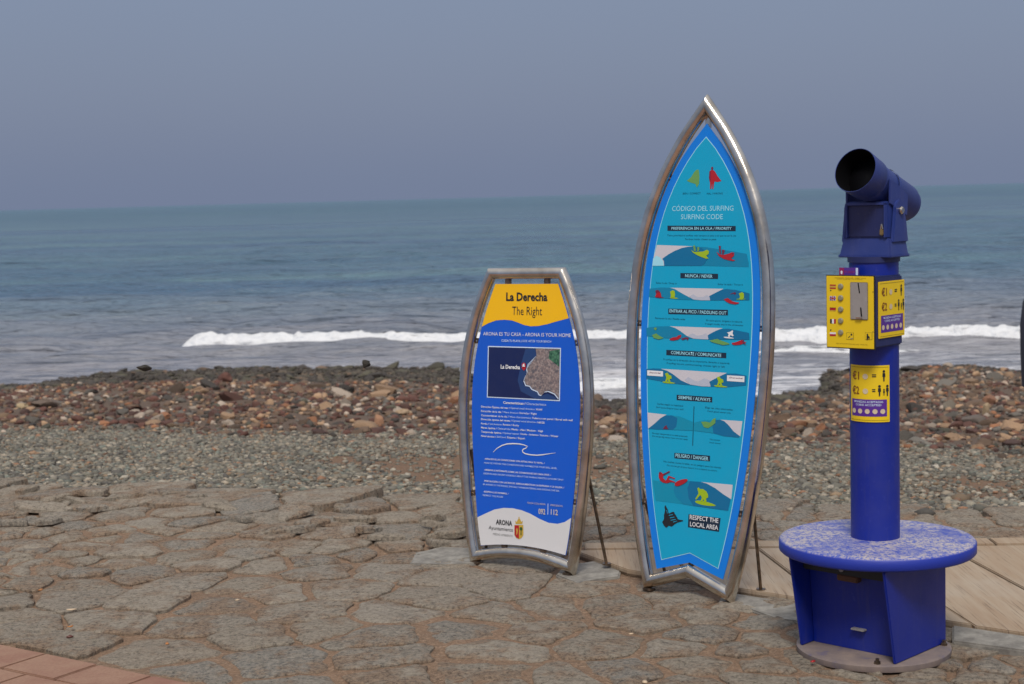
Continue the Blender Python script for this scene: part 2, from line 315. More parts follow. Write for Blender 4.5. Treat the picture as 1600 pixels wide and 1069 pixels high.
# ------------------------------------------------------------------ sea
def make_sea():
    rows = [18.0]
    while rows[-1] < 30000:
        y = rows[-1]; rows.append(y + (.13 if y < 52 else .13 * (y / 52) ** 1.9))
    Y = np.array(rows); nx = 280
    S = np.sign(np.linspace(-1, 1, nx)) * np.abs(np.linspace(-1, 1, nx)) ** 1.7
    X = S[None, :] * (30 + 1.5 * Y[:, None]); YY = np.repeat(Y[:, None], nx, 1)
    wob = fbm(X * .05, YY * .05, 61, 3)
    amp = np.clip((YY - 26) / 12, .25, 1) * np.clip(1.3 - YY / 1500, .0, 1)
    h = .09 * np.sin(YY * 1.15 + X * .08 + 5 * wob) + .05 * np.sin(YY * .62 - X * .11 + 4 * wob + 1) + .2 * fbm(X * .3, YY * .9, 71, 4)
    h += .09 * fbm(X * 1.0, YY * 2.4, 77, 3) * np.clip((140 - YY) / 90, 0, 1)
    Z = SEA + h * amp * np.where(YY > 120, np.clip(2 - YY / 120, 0, 1), 1)
    V = np.stack([X, YY, Z], -1).reshape(-1, 3)
    i = np.arange(len(Y) - 1)[:, None] * nx + np.arange(nx - 1)[None, :]
    T = np.stack([i, i + 1, i + nx + 1, i + nx], -1).reshape(-1, 4)
    m = Mat('sea_water', (.04, .1, .12), .18); m.b.inputs['IOR'].default_value = 1.33
    pos = m.n('ShaderNodeNewGeometry').outputs['Position']; sp = m.n('ShaderNodeSeparateXYZ'); m.l(pos, sp.inputs[0])
    far = m.maprange(sp.outputs[1], 26, 60, 0, 1)
    n1 = m.noise(.06, 4, .5, vec=pos, stretch=(.5, 2.2, 1)); n2 = m.noise(.9, 5, .6, vec=pos, stretch=(.35, 1.5, 1)); n3 = m.noise(5, 4, .6, vec=pos, stretch=(.5, 1.5, 1)); n4 = m.noise(.012, 4, .5, vec=pos, stretch=(.3, 2.5, 1))
    deep = m.mix(m.maprange(n1, .38, .62, 0, 1), (.068, .14, .205), (.11, .2, .24))
    deep = m.mix(m.maprange(n4, .4, .6, 0, .7), deep, (.065, .125, .215))
    near = m.mix(m.maprange(n2, .35, .65, 0, 1), (.2, .205, .235), (.29, .28, .3))       # water churned with sand
    col = m.mix(m.maprange(sp.outputs[1], 33, 62, 0, 1), near, deep)
    foamz = m.math('MULTIPLY', m.maprange(sp.outputs[1], 27, 35, 1, .0), m.maprange(sp.outputs[0], -10, 2, .15, 1))
    foam = m.math('MULTIPLY', m.maprange(m.math('ADD', m.math('MULTIPLY', n3, .5), m.math('MULTIPLY', n2, .5)), .47, .56, 0, 1), foamz)
    col = m.mix(foam, col, (.72, .72, .75)); m.color(col)
    m.roughness(m.math('ADD', m.math('MULTIPLY', foam, .5), m.maprange(sp.outputs[1], 60, 600, .2, .42)))
    n5 = m.noise(.35, 5, .6, vec=pos, stretch=(.3, 1.6, 1)); m.bump(n5, .8, 2.4); m.bump(n2, .8, .7); m.bump(n3, .5, .1)
    o = link_mesh('sea', np_mesh('sea', V, T), m.m); tag(o, kind='structure')
    fm = Mat('surf_foam', (.8, .81, .83), .8); f1 = fm.noise(6, 6, .7); fm.color(fm.ramp(f1, [(.28, (.5, .53, .58)), (.45, (.82, .83, .85)), (.8, (.9, .9, .9))])); fm.bump(f1, .9, .12)
    # breaking waves: a tumbling white ridge with a dark green shoulder before it breaks
    def surf(name, x0, x1, yc, hgt, width, seed, ragged):
        nx, nv = int((x1 - x0) / .07), 30
        xs = np.linspace(x0, x1, nx); vv = np.linspace(-1, 1, nv); XX, VV = np.meshgrid(xs, vv)
        env = np.clip((XX - x0) / .5, 0, 1) ** .5 * np.clip((x1 - XX) / 1.5, 0, 1) ** .5
        env = env * (1 + ragged * fbm(XX * .5, XX * 0 + seed, seed, 3))
        yy = yc + (np.interp(xs, [-8, -1.2, 11, 22], [1.9, 0, -2.4, -4.4]) if name == 'breaking_wave' else xs * 0)[None, :] + .3 * fbm(xs * .16, xs * 0, seed + 1, 3)[None, :] + VV * width * (.75 + .3 * fbm(XX * .8, VV, seed + 2, 2))
        prof = np.where(VV < 0, np.clip(1 - VV ** 2, 0, 1) ** .55, np.clip(1 - VV, 0, 1) ** 1.2)
        zz = SEA - .14 + env * prof * (hgt + .14) + env * prof * hgt * (.16 * fbm(XX * 1.2, VV * 2.2, seed + 3, 3) + .32 * fbm(XX * 5, VV * 5, seed + 4, 3) + .14 * fbm(XX * 13, VV * 9, seed + 6, 2))
        V = np.stack([XX, yy + .12 * fbm(XX * 3, VV * 4, seed + 8, 3), zz], -1).reshape(-1, 3); i = np.arange(nv - 1)[:, None] * nx + np.arange(nx - 1)[None, :]
        T = np.stack([i, i + 1, i + nx + 1, i + nx], -1).reshape(-1, 4)
        link_mesh(name, np_mesh(name, V, T), fm.m, o)
    surf('breaking_wave', -7.95, 22, 36.7, .235, .75, 101, .1)
    surf('wash_foam', 3.0, 9, 32.4, .03, .3, 131, 1.0)
    surf('wash_foam', .8, 4.2, 27.6, .04, .35, 191, .9)
make_sea()

# ------------------------------------------------------------------ beach
def make_beach():
    xs = np.concatenate([np.linspace(-60, -14, 30), np.arange(-13.8, 13.8, .14), np.linspace(14, 60, 30)])
    ys = np.concatenate([np.arange(6.2, 36, .14), np.linspace(36.2, 60, 12)])
    XX, YY = np.meshgrid(xs, ys); ZZ = terr(XX, YY)
    t = YY - edge_y(XX); d = shore_y(XX) - YY
    c = np.zeros(XX.shape + (3,)); n = fbm(XX * .7, YY * .7, 41, 4)
    grav = np.array((.17, .15, .12)); soilc = np.array((.27, .135, .065)); red = np.array((.11, .06, .042)); dark = np.array((.034, .034, .026)); mud = np.array((.17, .11, .06))
    c[:] = grav
    k = soil(XX, YY); c += (soilc - c) * k[..., None]
    k = np.clip((t - 6.4) / .8, 0, 1); c += (red - c) * k[..., None]
    k = soil(XX, YY) * (t < 7.4); c += (soilc - c) * k[..., None]
    k = np.clip((dark_depth(XX) + 1 - d + 2.2 * n) / 1.2, 0, 1); c += (dark - c) * k[..., None]
    k = np.clip((fbm(XX * .45, YY * 1.2, 55, 3) - .1) * 5, 0, 1) * (d < 5.5); c += (mud - c) * (k * .8)[..., None]
    V = np.stack([XX, YY, ZZ], -1).reshape(-1, 3); nx = len(xs)
    i = np.arange(len(ys) - 1)[:, None] * nx + np.arange(nx - 1)[None, :]
    T = np.stack([i, i + 1, i + nx + 1, i + nx], -1).reshape(-1, 4)
    tag(link_mesh('beach', np_mesh('beach', V, T, c.reshape(-1, 3)), BEACH), kind='structure')
make_beach()

def ico(sub):
    bm = bmesh.new(); bmesh.ops.create_icosphere(bm, subdivisions=sub, radius=1)
    V = np.array([v.co[:] for v in bm.verts]); T = np.array([[v.index for v in f.verts] for f in bm.faces]); bm.free(); return V, T
def rock_shape(sub, seed, cuts=6, amp=.28):
    V, T = ico(sub); r = np.random.default_rng(seed)
    off = r.uniform(-50, 50, 3)
    k = np.array([mnoise.noise(Vector(p * 1.3 + off)) for p in V]) * amp * 1.6 + np.array([mnoise.noise(Vector(p * 3.1 + off)) for p in V]) * amp * .5
    V = V * (1 + k)[:, None]
    for _ in range(cuts):                  # broken flat facets
        n = r.normal(size=3); n /= np.linalg.norm(n); dd = r.uniform(.5, .85)
        ex = np.maximum(V @ n - dd, 0); V = V - ex[:, None] * n[None, :] * .9
    return V, T
def rotz(a): c, s = np.cos(a), np.sin(a); z = a * 0; return np.stack([np.stack([c, -s, z], -1), np.stack([s, c, z], -1), np.stack([z, z, z + 1], -1)], -2)
def tilt(ax, a):     # small tilt about the horizontal axis at angle ax
    c, s = np.cos(a), np.sin(a); u = np.stack([np.cos(ax), np.sin(ax), ax * 0], -1); I = np.eye(3)[None]
    K = np.zeros((len(ax), 3, 3)); K[:, 0, 2] = u[:, 1]; K[:, 1, 2] = -u[:, 0]; K[:, 2, 0] = -u[:, 1]; K[:, 2, 1] = u[:, 0]
    return I + s[:, None, None] * K + (1 - c)[:, None, None] * (K @ K)
def scatter_mesh(name, shapes, pos, scl, rot, cols, mat, smooth=False):
    Vs, Ts, Cs = [], [], []; b = 0; which = rng.integers(0, len(shapes), len(pos))
    for k, (V, T) in enumerate(shapes):
        ix = np.where(which == k)[0]
        if not len(ix): continue
        P_ = np.einsum('nij,nvj->nvi', rot[ix], V[None] * scl[ix][:, None, :]) + pos[ix][:, None, :]
        n, v = len(ix), len(V)
        Vs.append(P_.reshape(-1, 3)); Ts.append((T[None] + (np.arange(n) * v)[:, None, None] + b).reshape(-1, 3)); Cs.append(np.repeat(cols[ix], v, 0)); b += n * v
    return link_mesh(name, np_mesh(name, np.concatenate(Vs), np.concatenate(Ts), np.concatenate(Cs), smooth), mat)

# gravel: nobody could count it
def make_gravel():
    n = 74000
    y0 = rng.uniform(0, 1, n)
    t = -.25 + 7.7 * y0; x = rng.uniform(-1, 1, n) * (3.9 + .36 * t); x = x + .1
    ey = edge_y(x); y = ey + t
    thin = soil(x, y)
    thin = np.maximum(thin, np.clip((.15 - t) / .4, 0, 1))
    keep = rng.uniform(0, 1, n) > thin * .9; x, y, t = x[keep], y[keep], t[keep]; n = len(x)
    s = np.exp(rng.normal(math.log(.0152), .33, n)); s = np.clip(s, .008, .06)
    pos = np.stack([x, y, np.maximum(terr(x, y), np.where(t < .1, -.02, -9)) + s * .25], -1)
    scl = np.stack([s * rng.uniform(.9, 1.5, n), s * rng.uniform(.8, 1.2, n), s * rng.uniform(.4, .75, n)], -1)
    rot = tilt(rng.uniform(0, 6.3, n), rng.uniform(0, .5, n)) @ rotz(rng.uniform(0, 6.3, n))
    pal = np.array([(.17, .165, .14), (.23, .21, .17), (.13, .125, .11), (.29, .25, .2), (.22, .155, .1), (.09, .085, .08), (.36, .33, .28), (.15, .17, .15), (.25, .13, .075)])
    pr = np.array([.24, .2, .16, .12, .08, .08, .04, .06, .02]); ci = rng.choice(len(pal), n, p=pr / pr.sum())
    cols = pal[ci] * rng.uniform(.5, 1.4, (n, 1)) * np.array([1.03, 1.0, .94])
    shapes = [rock_shape(1, 900 + k, 3, .22) for k in range(10)]
    tag(scatter_mesh('gravel', shapes, pos, scl, rot, cols, GRAVEL), 'grey gravel spread between the paving and the rocks', 'gravel', kind='stuff')
make_gravel()

# rocks of the rubble band
CLS = dict(red=((.115, .046, .034), 'reddish brown'), brown=((.15, .095, .062), 'dull brown'), tan=((.37, .235, .14), 'tan'), pale=((.47, .38, .3), 'pale cream'),
           grey=((.155, .14, .12), 'grey'), dark=((.045, .038, .033), 'blackish'), orange=((.3, .13, .062), 'orange brown'), green=((.085, .08, .055), 'olive grey'))
def make_rocks():
    # evenly crowded candidates
    def field(n, smin, smax, t0, dark_only=False):
        x = rng.uniform(-12, 12, n); ey = edge_y(x) + t0; sy = shore_y(x) + .5
        y = ey + (sy - ey) * rng.uniform(0, 1, n) ** 1.0
        s = smin * (smax / smin) ** (rng.uniform(0, 1, n) ** 1.9)
        return x, y, s
    A = [field(9800, .028, .095, 7.0), field(420, .07, .17, 7.3)]
    x = np.concatenate([a[0] for a in A]); y = np.concatenate([a[1] for a in A]); s = np.concatenate([a[2] for a in A])
    sparse_x = rng.uniform(-9, 9, 60); sparse_t = rng.uniform(3.5, 7, 60)
    x = np.concatenate([x, sparse_x]); y = np.concatenate([y, edge_y(sparse_x) + sparse_t]); s = np.concatenate([s, rng.uniform(.025, .05, 60)])
    n = len(x); d = shore_y(x) - y; t = y - edge_y(x)
    reefn = fbm(x * .7, y * .7, 41, 4); isdark = (d < dark_depth(x) + 2.2 * reefn) & (t > 9)
    names = list(CLS); pr = dict(red=.3, brown=.22, tan=.15, pale=.07, grey=.1, dark=.1, orange=.06, green=.02)
    ci = rng.choice(len(names), n, p=np.array([pr[k] for k in names]) / sum(pr.values()))
    right = (x > 3.0) & (rng.uniform(0, 1, n) < .6)
    ci = np.where(right & (ci == names.index('red')), rng.choice([names.index('brown'), names.index('tan'), names.index('grey')], n), ci)
    dk = rng.choice([names.index('dark'), names.index('green'), names.index('brown')], n, p=[.55, .36, .09]); ci = np.where(isdark, dk, ci)
    base = np.array([CLS[k][0] for k in names]); cols = base[ci] * rng.uniform(.4, 1.2, (n, 1))
    s = np.where(isdark, s * 1.15, s)
    flat = np.where(isdark, rng.uniform(.3, .55, n), rng.uniform(.5, .85, n))
    scl = np.stack([s * rng.uniform(.85, 1.45, n), s * rng.uniform(.7, 1.1, n), s * flat], -1)
    pos = np.stack([x, y, terr(x, y) + s * rng.uniform(-.1, .25, n)], -1)
    rot = tilt(rng.uniform(0, 6.3, n), rng.uniform(0, .55, n)) @ rotz(rng.uniform(0, 6.3, n))
    px = W / 2 + F * x / y
    size = np.where((px > 4) & (px < 1596) & (d > -.2), s / y, 0); order = np.argsort(-size); big = order[:278]; mask = np.ones(n, bool); mask[big] = False
    shapes = [rock_shape(2, 300 + k, 7, .3) for k in range(14)]
    rest = np.where(mask)[0]
    tag(scatter_mesh('rubble', shapes, pos[rest], scl[rest], rot[rest], cols[rest], ROCKS), 'rubble of small reddish, grey and tan stones along the shore', 'rubble', kind='stuff')
    # small stones that fill the gaps
    m = 14000; fx, fy, fz = field(m, .02, .055, 6.6)
    fc = base[rng.choice(len(names), m, p=np.array([pr[k] for k in names]) / sum(pr.values()))] * rng.uniform(.7, 1.3, (m, 1))
    fd = (shore_y(fx) - fy) < dark_depth(fx) + 2.2 * fbm(fx * .7, fy * .7, 41, 4); fc = np.where(fd[:, None], base[names.index('dark')] * rng.uniform(.7, 1.8, (m, 1)), fc)
    fp = np.stack([fx, fy, terr(fx, fy) + fz * .3], -1); fsx = np.stack([fz * 1.2, fz, fz * .7], -1)
    small = [rock_shape(1, 700 + k, 4, .3) for k in range(8)]
    tag(scatter_mesh('small_stones', small, fp, fsx, tilt(rng.uniform(0, 6.3, m), rng.uniform(0, .5, m)) @ rotz(rng.uniform(0, 6.3, m)), fc, ROCKS), 'small mixed stones filling the gaps between the rocks', 'stones', kind='stuff')
    # the larger rocks, one object each
    rs = [rock_shape(3, 500 + k, 8, .3) for k in range(14)]
    meshes = []
    for k, (V, T) in enumerate(rs):
        me = np_mesh('beach_rock', V, T, None, True); me.materials.append(ROCKO); me.set_sharp_from_angle(angle=math.radians(32)); meshes.append(me)
    def put(mesh, p, sc, R, c):
        o = bpy.data.objects.new('beach_rock', mesh); COL.objects.link(o); o.color = (*c, 1)
        o.matrix_world = Matrix.Translation(p) @ Matrix(R.tolist()).to_4x4() @ Matrix.Diagonal((*sc, 1)); return o
    named = {}
    for i in big:
        kind = names[ci[i]]; o = put(meshes[int(rng.integers(14))], pos[i], scl[i], rot[i], cols[i])
        pxx = px[i]; side = ('at the far left' if pxx < 190 else 'at the left' if pxx < 380 else 'left of the blue sign' if pxx < 560 else 'by the blue sign' if pxx < 725 else 'behind the blue sign' if pxx < 930 else 'between the two signs' if pxx < 985 else 'behind the tall sign' if pxx < 1205 else 'left of the telescope' if pxx < 1365 else 'right of the telescope' if pxx < 1480 else 'at the far right')
        fr = (t[i] - 7) / max(1e-3, (t[i] - 7) + d[i])
        wher = 'waterline reef' if isdark[i] else ('gravel' if t[i] < 6.9 else ('front rubble' if fr < .15 else 'mid rubble' if fr < .45 else 'back rubble'))
        what = ('larger %s rock in ' if wher != 'gravel' else 'loose %s stone on ') % CLS[kind][1] + wher + ' ' + side.replace('the ', '')
        tag(o, what, 'rock', 'larger %s rocks of the shore' % CLS[kind][1]); named.setdefault(what, []).append((pxx, o))
    for what, l in named.items():          # several of a colour in one stretch: told apart by their order from the left
        if len(l) < 2: continue
        pl = what.replace(' rock ', ' rocks ').replace(' stone ', ' stones '); l.sort(key=lambda q: q[0]); n_ = len(l)
        words = ['leftmost'] + [w + ' from left' for w in ('second', 'third', 'fourth', 'fifth', 'sixth', 'seventh', 'eighth', 'ninth', 'tenth', 'eleventh', 'twelfth')]
        for k, (_, o) in enumerate(l): o['label'] = ('rightmost' if k == n_ - 1 else words[min(k, 11)]) + ' of ' + pl
    # rocks one can single out
    I = np.eye(1)
    def one(px, py, size, col, label, el=(1.2, .9, .7), k=0, ang=.4):
        # find the beach point under that pixel
        r = ray(px, py); tt = np.linspace(6, 36, 1500) / r[1]; Pp = CAM[None] + tt[:, None] * r[None]; hh = terr(Pp[:, 0], Pp[:, 1]); j = int(np.argmax(Pp[:, 2] < hh)); p = Pp[j]
        sc = np.array(el) * size * .5 * p[1] / F
        o = put(meshes[k], p + np.array([0, 0, sc[2] * .5]), sc, (rotz(np.array([ang])))[0], col); tag(o, label, 'rock')
    one(51, 712, 17, (.36, .22, .13), 'tan stone on the grey gravel at the far left', k=1)
    one(72, 722, 22, (.15, .14, .11), 'flat grey stone lying below the tan stone on the gravel at left', (1.3, .9, .5), k=2)
    one(590, 622, 36, (.36, .23, .14), 'widest tan boulder at the top of the rubble left of the blue sign', (1.25, .9, .5), k=3)
    one(592, 663, 19, (.4, .21, .12), 'orange tan upright rock in the rubble left of the blue sign', (.9, .8, 1.1), k=4)
    one(253, 646, 12, (.58, .52, .47), 'whitest stone in the rubble at the left', k=5)
    one(35, 638, 17, (.45, .34, .2), 'yellowish cream rock in the rubble at the left edge', k=6)
    one(70, 636, 40, (.15, .11, .085), 'broad grey brown boulder at the left end of the rubble', (1.2, .8, .5), k=7)
    one(632, 648, 24, (.42, .3, .19), 'layered tan rock in the rubble nearest the blue sign', (1.2, .9, .6), k=8)
    one(1450, 592, 19, (.4, .27, .16), 'pointed tan rock on the crest right of the telescope', (.9, .8, 1.0), k=9)
    one(1568, 602, 14, (.48, .36, .27), 'pale smooth rock on the crest at the far right', k=10)
    one(1545, 632, 24, (.27, .13, .075), 'angular rust brown rock at the right end of the rubble', (1.2, .9, .9), k=11)
    one(1541, 648, 16, (.42, .31, .19), 'tan wedge rock standing upright at the right of the rubble', (.8, .7, 1.5), k=12)
    one(1520, 662, 36, (.13, .105, .09), 'long dark grey rock lying low at the right of the rubble', (1.3, .8, .6), k=13)
    one(1484, 640, 22, (.21, .18, .14), 'rounded grey rock right of the telescope pole', (1, .9, .95), k=0)
    one(1580, 697, 36, (.075, .04, .035), 'long blackish red rock on the soil strip at the right edge', (1.3, .7, .45), k=1)
    one(1468, 702, 15, (.1, .055, .042), 'small dark brown rock alone on the soil strip right of the telescope', (1, .9, .8), k=2)
    one(1536, 682, 15, (.55, .48, .4), 'flat pale stone at the foot of the right hand rocks', (1.3, .8, .5), k=3)
    one(962, 690, 24, (.42, .35, .29), 'flat pale boulder between the two signs', (1.3, .9, .55), k=4)
    one(950, 662, 26, (.4, .26, .16), 'broken tan rock between the two signs', (1.2, .9, .6), k=5)
    one(572, 571, 14, (.035, .033, .028), 'black rock knob highest on the reef left of the blue sign', (1, .8, .9), k=6)
    one(225, 578, 20, (.035, .033, .028), 'black rock knob on the reef crest at the left', (1.3, .9, .6), k=7)
make_rocks()

# ------------------------------------------------------------------ paved ground
def clip_half(poly, p, n):              # keep the side where (x-p).n <= 0
    out = []
    for i in range(len(poly)):
        a, b = poly[i], poly[(i + 1) % len(poly)]; da = (a - p) @ n; db = (b - p) @ n
        if da <= 0: out.append(a)
        if da * db < 0: out.append(a + (b - a) * (da / (da - db)))
    return out
def clip_convex(poly, conv):            # conv counter-clockwise
    for i in range(len(conv)):
        a, b = conv[i], conv[(i + 1) % len(conv)]; d = b - a
        poly = clip_half(poly, a, np.array([d[1], -d[0]]))
        if len(poly) < 3: return []
    return poly
def inside(p, poly):
    c = False; n = len(poly)
    for i in range(n):
        a, b = poly[i], poly[(i + 1) % n]
        if (a[1] > p[1]) != (b[1] > p[1]) and p[0] < (b[0] - a[0]) * (p[1] - a[1]) / (b[1] - a[1]) + a[0]: c = not c
    return c
RA = G(0, 1010)[:2]; RB = G(290, 1069)[:2]; RD = (RB - RA) / np.linalg.norm(RB - RA); RN = np.array([-RD[1], RD[0]])     # edge of the red paving; RN points to the sea
if RN[1] < 0: RN = -RN
deck_front = [G(*p)[:2] for p in ((898, 868), (980, 898), (1154, 927), (1210, 936), (1487, 981), (1600, 998), (1760, 1022))]
deck_back = [np.array([3.2, 6.96]), np.array([2.4, 7.0]), np.array([1.1, 7.09]), np.array([.28, 7.15])]
DECK = deck_front + deck_back

pave = tag(bpy.data.objects.new('promenade', None), kind='structure')
def make_promenade():
    xs = np.concatenate([np.linspace(-30, -5, 12), np.arange(-4.9, 4.9, .05), np.linspace(5, 30, 12)]); ys = np.concatenate([np.linspace(-25, 3.9, 14), np.arange(4.0, 10.0, .05)])
    XX, YY = np.meshgrid(xs, ys); t = YY - edge_y(XX)
    near = np.clip((YY - 4) / .3, 0, 1)
    Z = -.007 + near * (.010 * fbm(XX * 2.2, YY * 2.2, 81, 4) + .004 * fbm(XX * 14, YY * 14, 83, 2))
    Z = np.where(t > -.15, Z - np.clip(t + .15, 0, 3) * .22, Z)
    nx = len(xs); i = np.arange(len(ys) - 1)[:, None] * nx + np.arange(nx - 1)[None, :]
    T = np.stack([i, i + 1, i + nx + 1, i + nx], -1).reshape(-1, 4)
    tt = t.reshape(-1)[T].min(1); T = T[tt < .6]
    me = np_mesh('promenade', np.stack([XX, YY, Z], -1).reshape(-1, 3), T)
    global pave
    pave = link_mesh('promenade', me, MORTAR); tag(pave, kind='structure')
make_promenade()

def stone_mesh(poly, h, drop, slope, r, rough=.014):
    pts = [np.array(p) for p in poly]; c = sum(pts) / len(pts)
    # rounded, broken outline
    out = []
    for i in range(len(pts)):
        a, b = pts[i], pts[(i + 1) % len(pts)]; L = np.linalg.norm(b - a)
        if L < .03: continue
        m = max(2, int(L / .045)); nrm = np.array([-(b - a)[1], (b - a)[0]]) / L
        for k in range(m):
            f = .1 + .8 * k / (m - 1); out.append(a + (b - a) * f + nrm * r.uniform(-1, 1) * rough)
    n = len(out)
    if n < 5: return None
    c = sum(out) / n; vs = []; fs = []
    g = r.normal(size=2) * slope
    def z(p, d=0): return h + (p - c) @ g + d
    ring0 = [(*(c + (p - c) * 1.02), -.06) for p in out]
    ring1 = [(*p, z(p, -.007)) for p in out]
    ring2 = [(*(c + (p - c) * (1 - min(.3, .010 / max(.05, np.linalg.norm(p - c))))), z(p, -.001 + r.uniform(-.002, .002))) for p in out]
    ring3 = [(*(c + (p - c) * .55), z(p * .55 + c * .45, .003 + r.uniform(-.004, .004))) for p in out]
    vs = ring0 + ring1 + ring2 + ring3 + [(*c, z(c, .003))]
    for k in range(3):
        for i in range(n): j = (i + 1) % n; fs.append((k*n+i, k*n+j, (k+1)*n+j, (k+1)*n+i))
    for i in range(n): fs.append((3*n+i, 3*n+(i+1) % n, 4*n))
    rim = [1] * (2 * n) + [.75] * n + [.1] * n + [0]
    return vs, fs, rim
def add_rim(o, rim):
    a = o.data.color_attributes.new('rim', 'FLOAT_COLOR', 'POINT'); c = np.ones((len(rim), 4), np.float32); c[:, :3] = np.array(rim)[:, None]; a.data.foreach_set('color', c.ravel())
def make_flags():
    r = np.random.default_rng(19); seeds = []
    tries = 0
    while tries < 16000:
        tries += 1
        x = r.uniform(-4.6, 4.6); y = r.uniform(4.3, 10.2); t = y - edge_y(x)
        if t > -.28: continue
        if (np.array([x, y]) - RA) @ RN < .06: continue
        dmin = .215 + .15 * fbm(np.array([x * .8]), np.array([y * .8]), 15, 2)[0] + r.uniform(-.06, .1)
        if all((x - a) ** 2 + (y - b) ** 2 > dmin * dmin for a, b in seeds): seeds.append((x, y))
    S = np.array(seeds); cells = []
    for i, p in enumerate(S):
        d = np.linalg.norm(S - p, axis=1); nb = np.argsort(d)[1:26]
        poly = [p + np.array(q) for q in ((-.42, -.36), (.42, -.36), (.42, .36), (-.42, .36))]
        for j in nb:
            m = (p + S[j]) / 2; n = S[j] - p; poly = clip_half(poly, m, n / np.linalg.norm(n))
            if len(poly) < 3: break
        poly = clip_half(poly, RA + RN * .02, -RN) if len(poly) > 2 else poly
        if len(poly) < 3: continue
        c = sum(poly) / len(poly); j = r.uniform(.004, .024)
        # shrink by the joint
        q = list(poly)
        for k in range(len(poly)):
            a, b = poly[k], poly[(k + 1) % len(poly)]; dd = b - a; L = np.linalg.norm(dd)
            if L < 1e-4: continue
            nn = np.array([dd[1], -dd[0]]) / L; q = clip_half(q, a - nn * j, nn)
            if len(q) < 3: break
        if len(q) < 3 or inside(c, DECK) or math.hypot(c[0] - 1.24, c[1] - 5.43) < .14: continue
        cells.append((c, q))
    vis = []
    for c, q in cells:
        px, py = proj((c[0], c[1], 0)); off = max(0, -px, px - 1600) + max(0, py - 1069); vis.append(off)
    order = np.argsort(vis, kind='stable'); restv = MB(); cnt = 0
    for rank, k in enumerate(order):
        c, q = cells[k]; t = c[1] - edge_y(c[0])
        loose = np.clip((t + 1.1) / .9, 0, 1) * (c[0] < .3) + (.5 if (c[0] < -1.3 and c[1] < 6.6) else 0)
        h = r.uniform(-.001, .009) + loose * r.uniform(0, .022); sl = .008 + .03 * loose
        res = stone_mesh(q, h, .06, sl, r)
        if res is None: continue
        if rank < 300 and vis[k] < 160:
            vs, fs, rim = res; vs = [(x - c[0], y - c[1], z) for x, y, z in vs]
            b = MB(); b.add(vs, fs); o = b.build('flagstone', FLAG, pave, smooth=True, sharp=26, fix=False); add_rim(o, rim); o.location = (c[0], c[1], 0); cnt += 1
        else: restv.add(*res[:2])
    if restv.v:
        o = restv.build('outer_flagstones', FLAG, pave, smooth=True, sharp=26, fix=False); tag(o, kind='stuff')
    # broken slabs tumbled along the seaward edge
    for k in range(46):
        x = r.uniform(-3.6, -.2); y = float(edge_y(x)) + r.uniform(-1.3, -.15); w = r.uniform(.07, .16); a = r.uniform(-.5, .5)
        n = r.integers(4, 7); an = np.sort(r.uniform(0, 6.28, n)); q = [np.array([math.cos(t) * w * r.uniform(.8, 1.25), math.sin(t) * w * .62]) for t in an]
        if len(clip_half(q, np.zeros(2), np.array([1, 0]))) < 3: continue
        res = stone_mesh(q, 0, .05, .05, r, .008)
        if res is None: continue
        vs, fs, rim = res; vs = [(p[0], p[1], max(p[2], -.028)) for p in vs]
        b = MB(); b.add(vs, fs); o = b.build('flagstone', FLAG, pave, smooth=True, sharp=26, fix=False)
        o.location = (x, y, .034); o.rotation_euler = (r.uniform(-.1, .12), r.uniform(-.08, .08), a)
make_flags()

def slab(name, poly, z0, z1, mat, parent, bevel=.004, jitter=0):
    c = sum(poly) / len(poly); b = MB(); b.prism([tuple(p - c) for p in poly], z0, z1, 'z'); o = b.build(name, mat, parent, bevel=bevel); o.location = (c[0], c[1], 0); return o
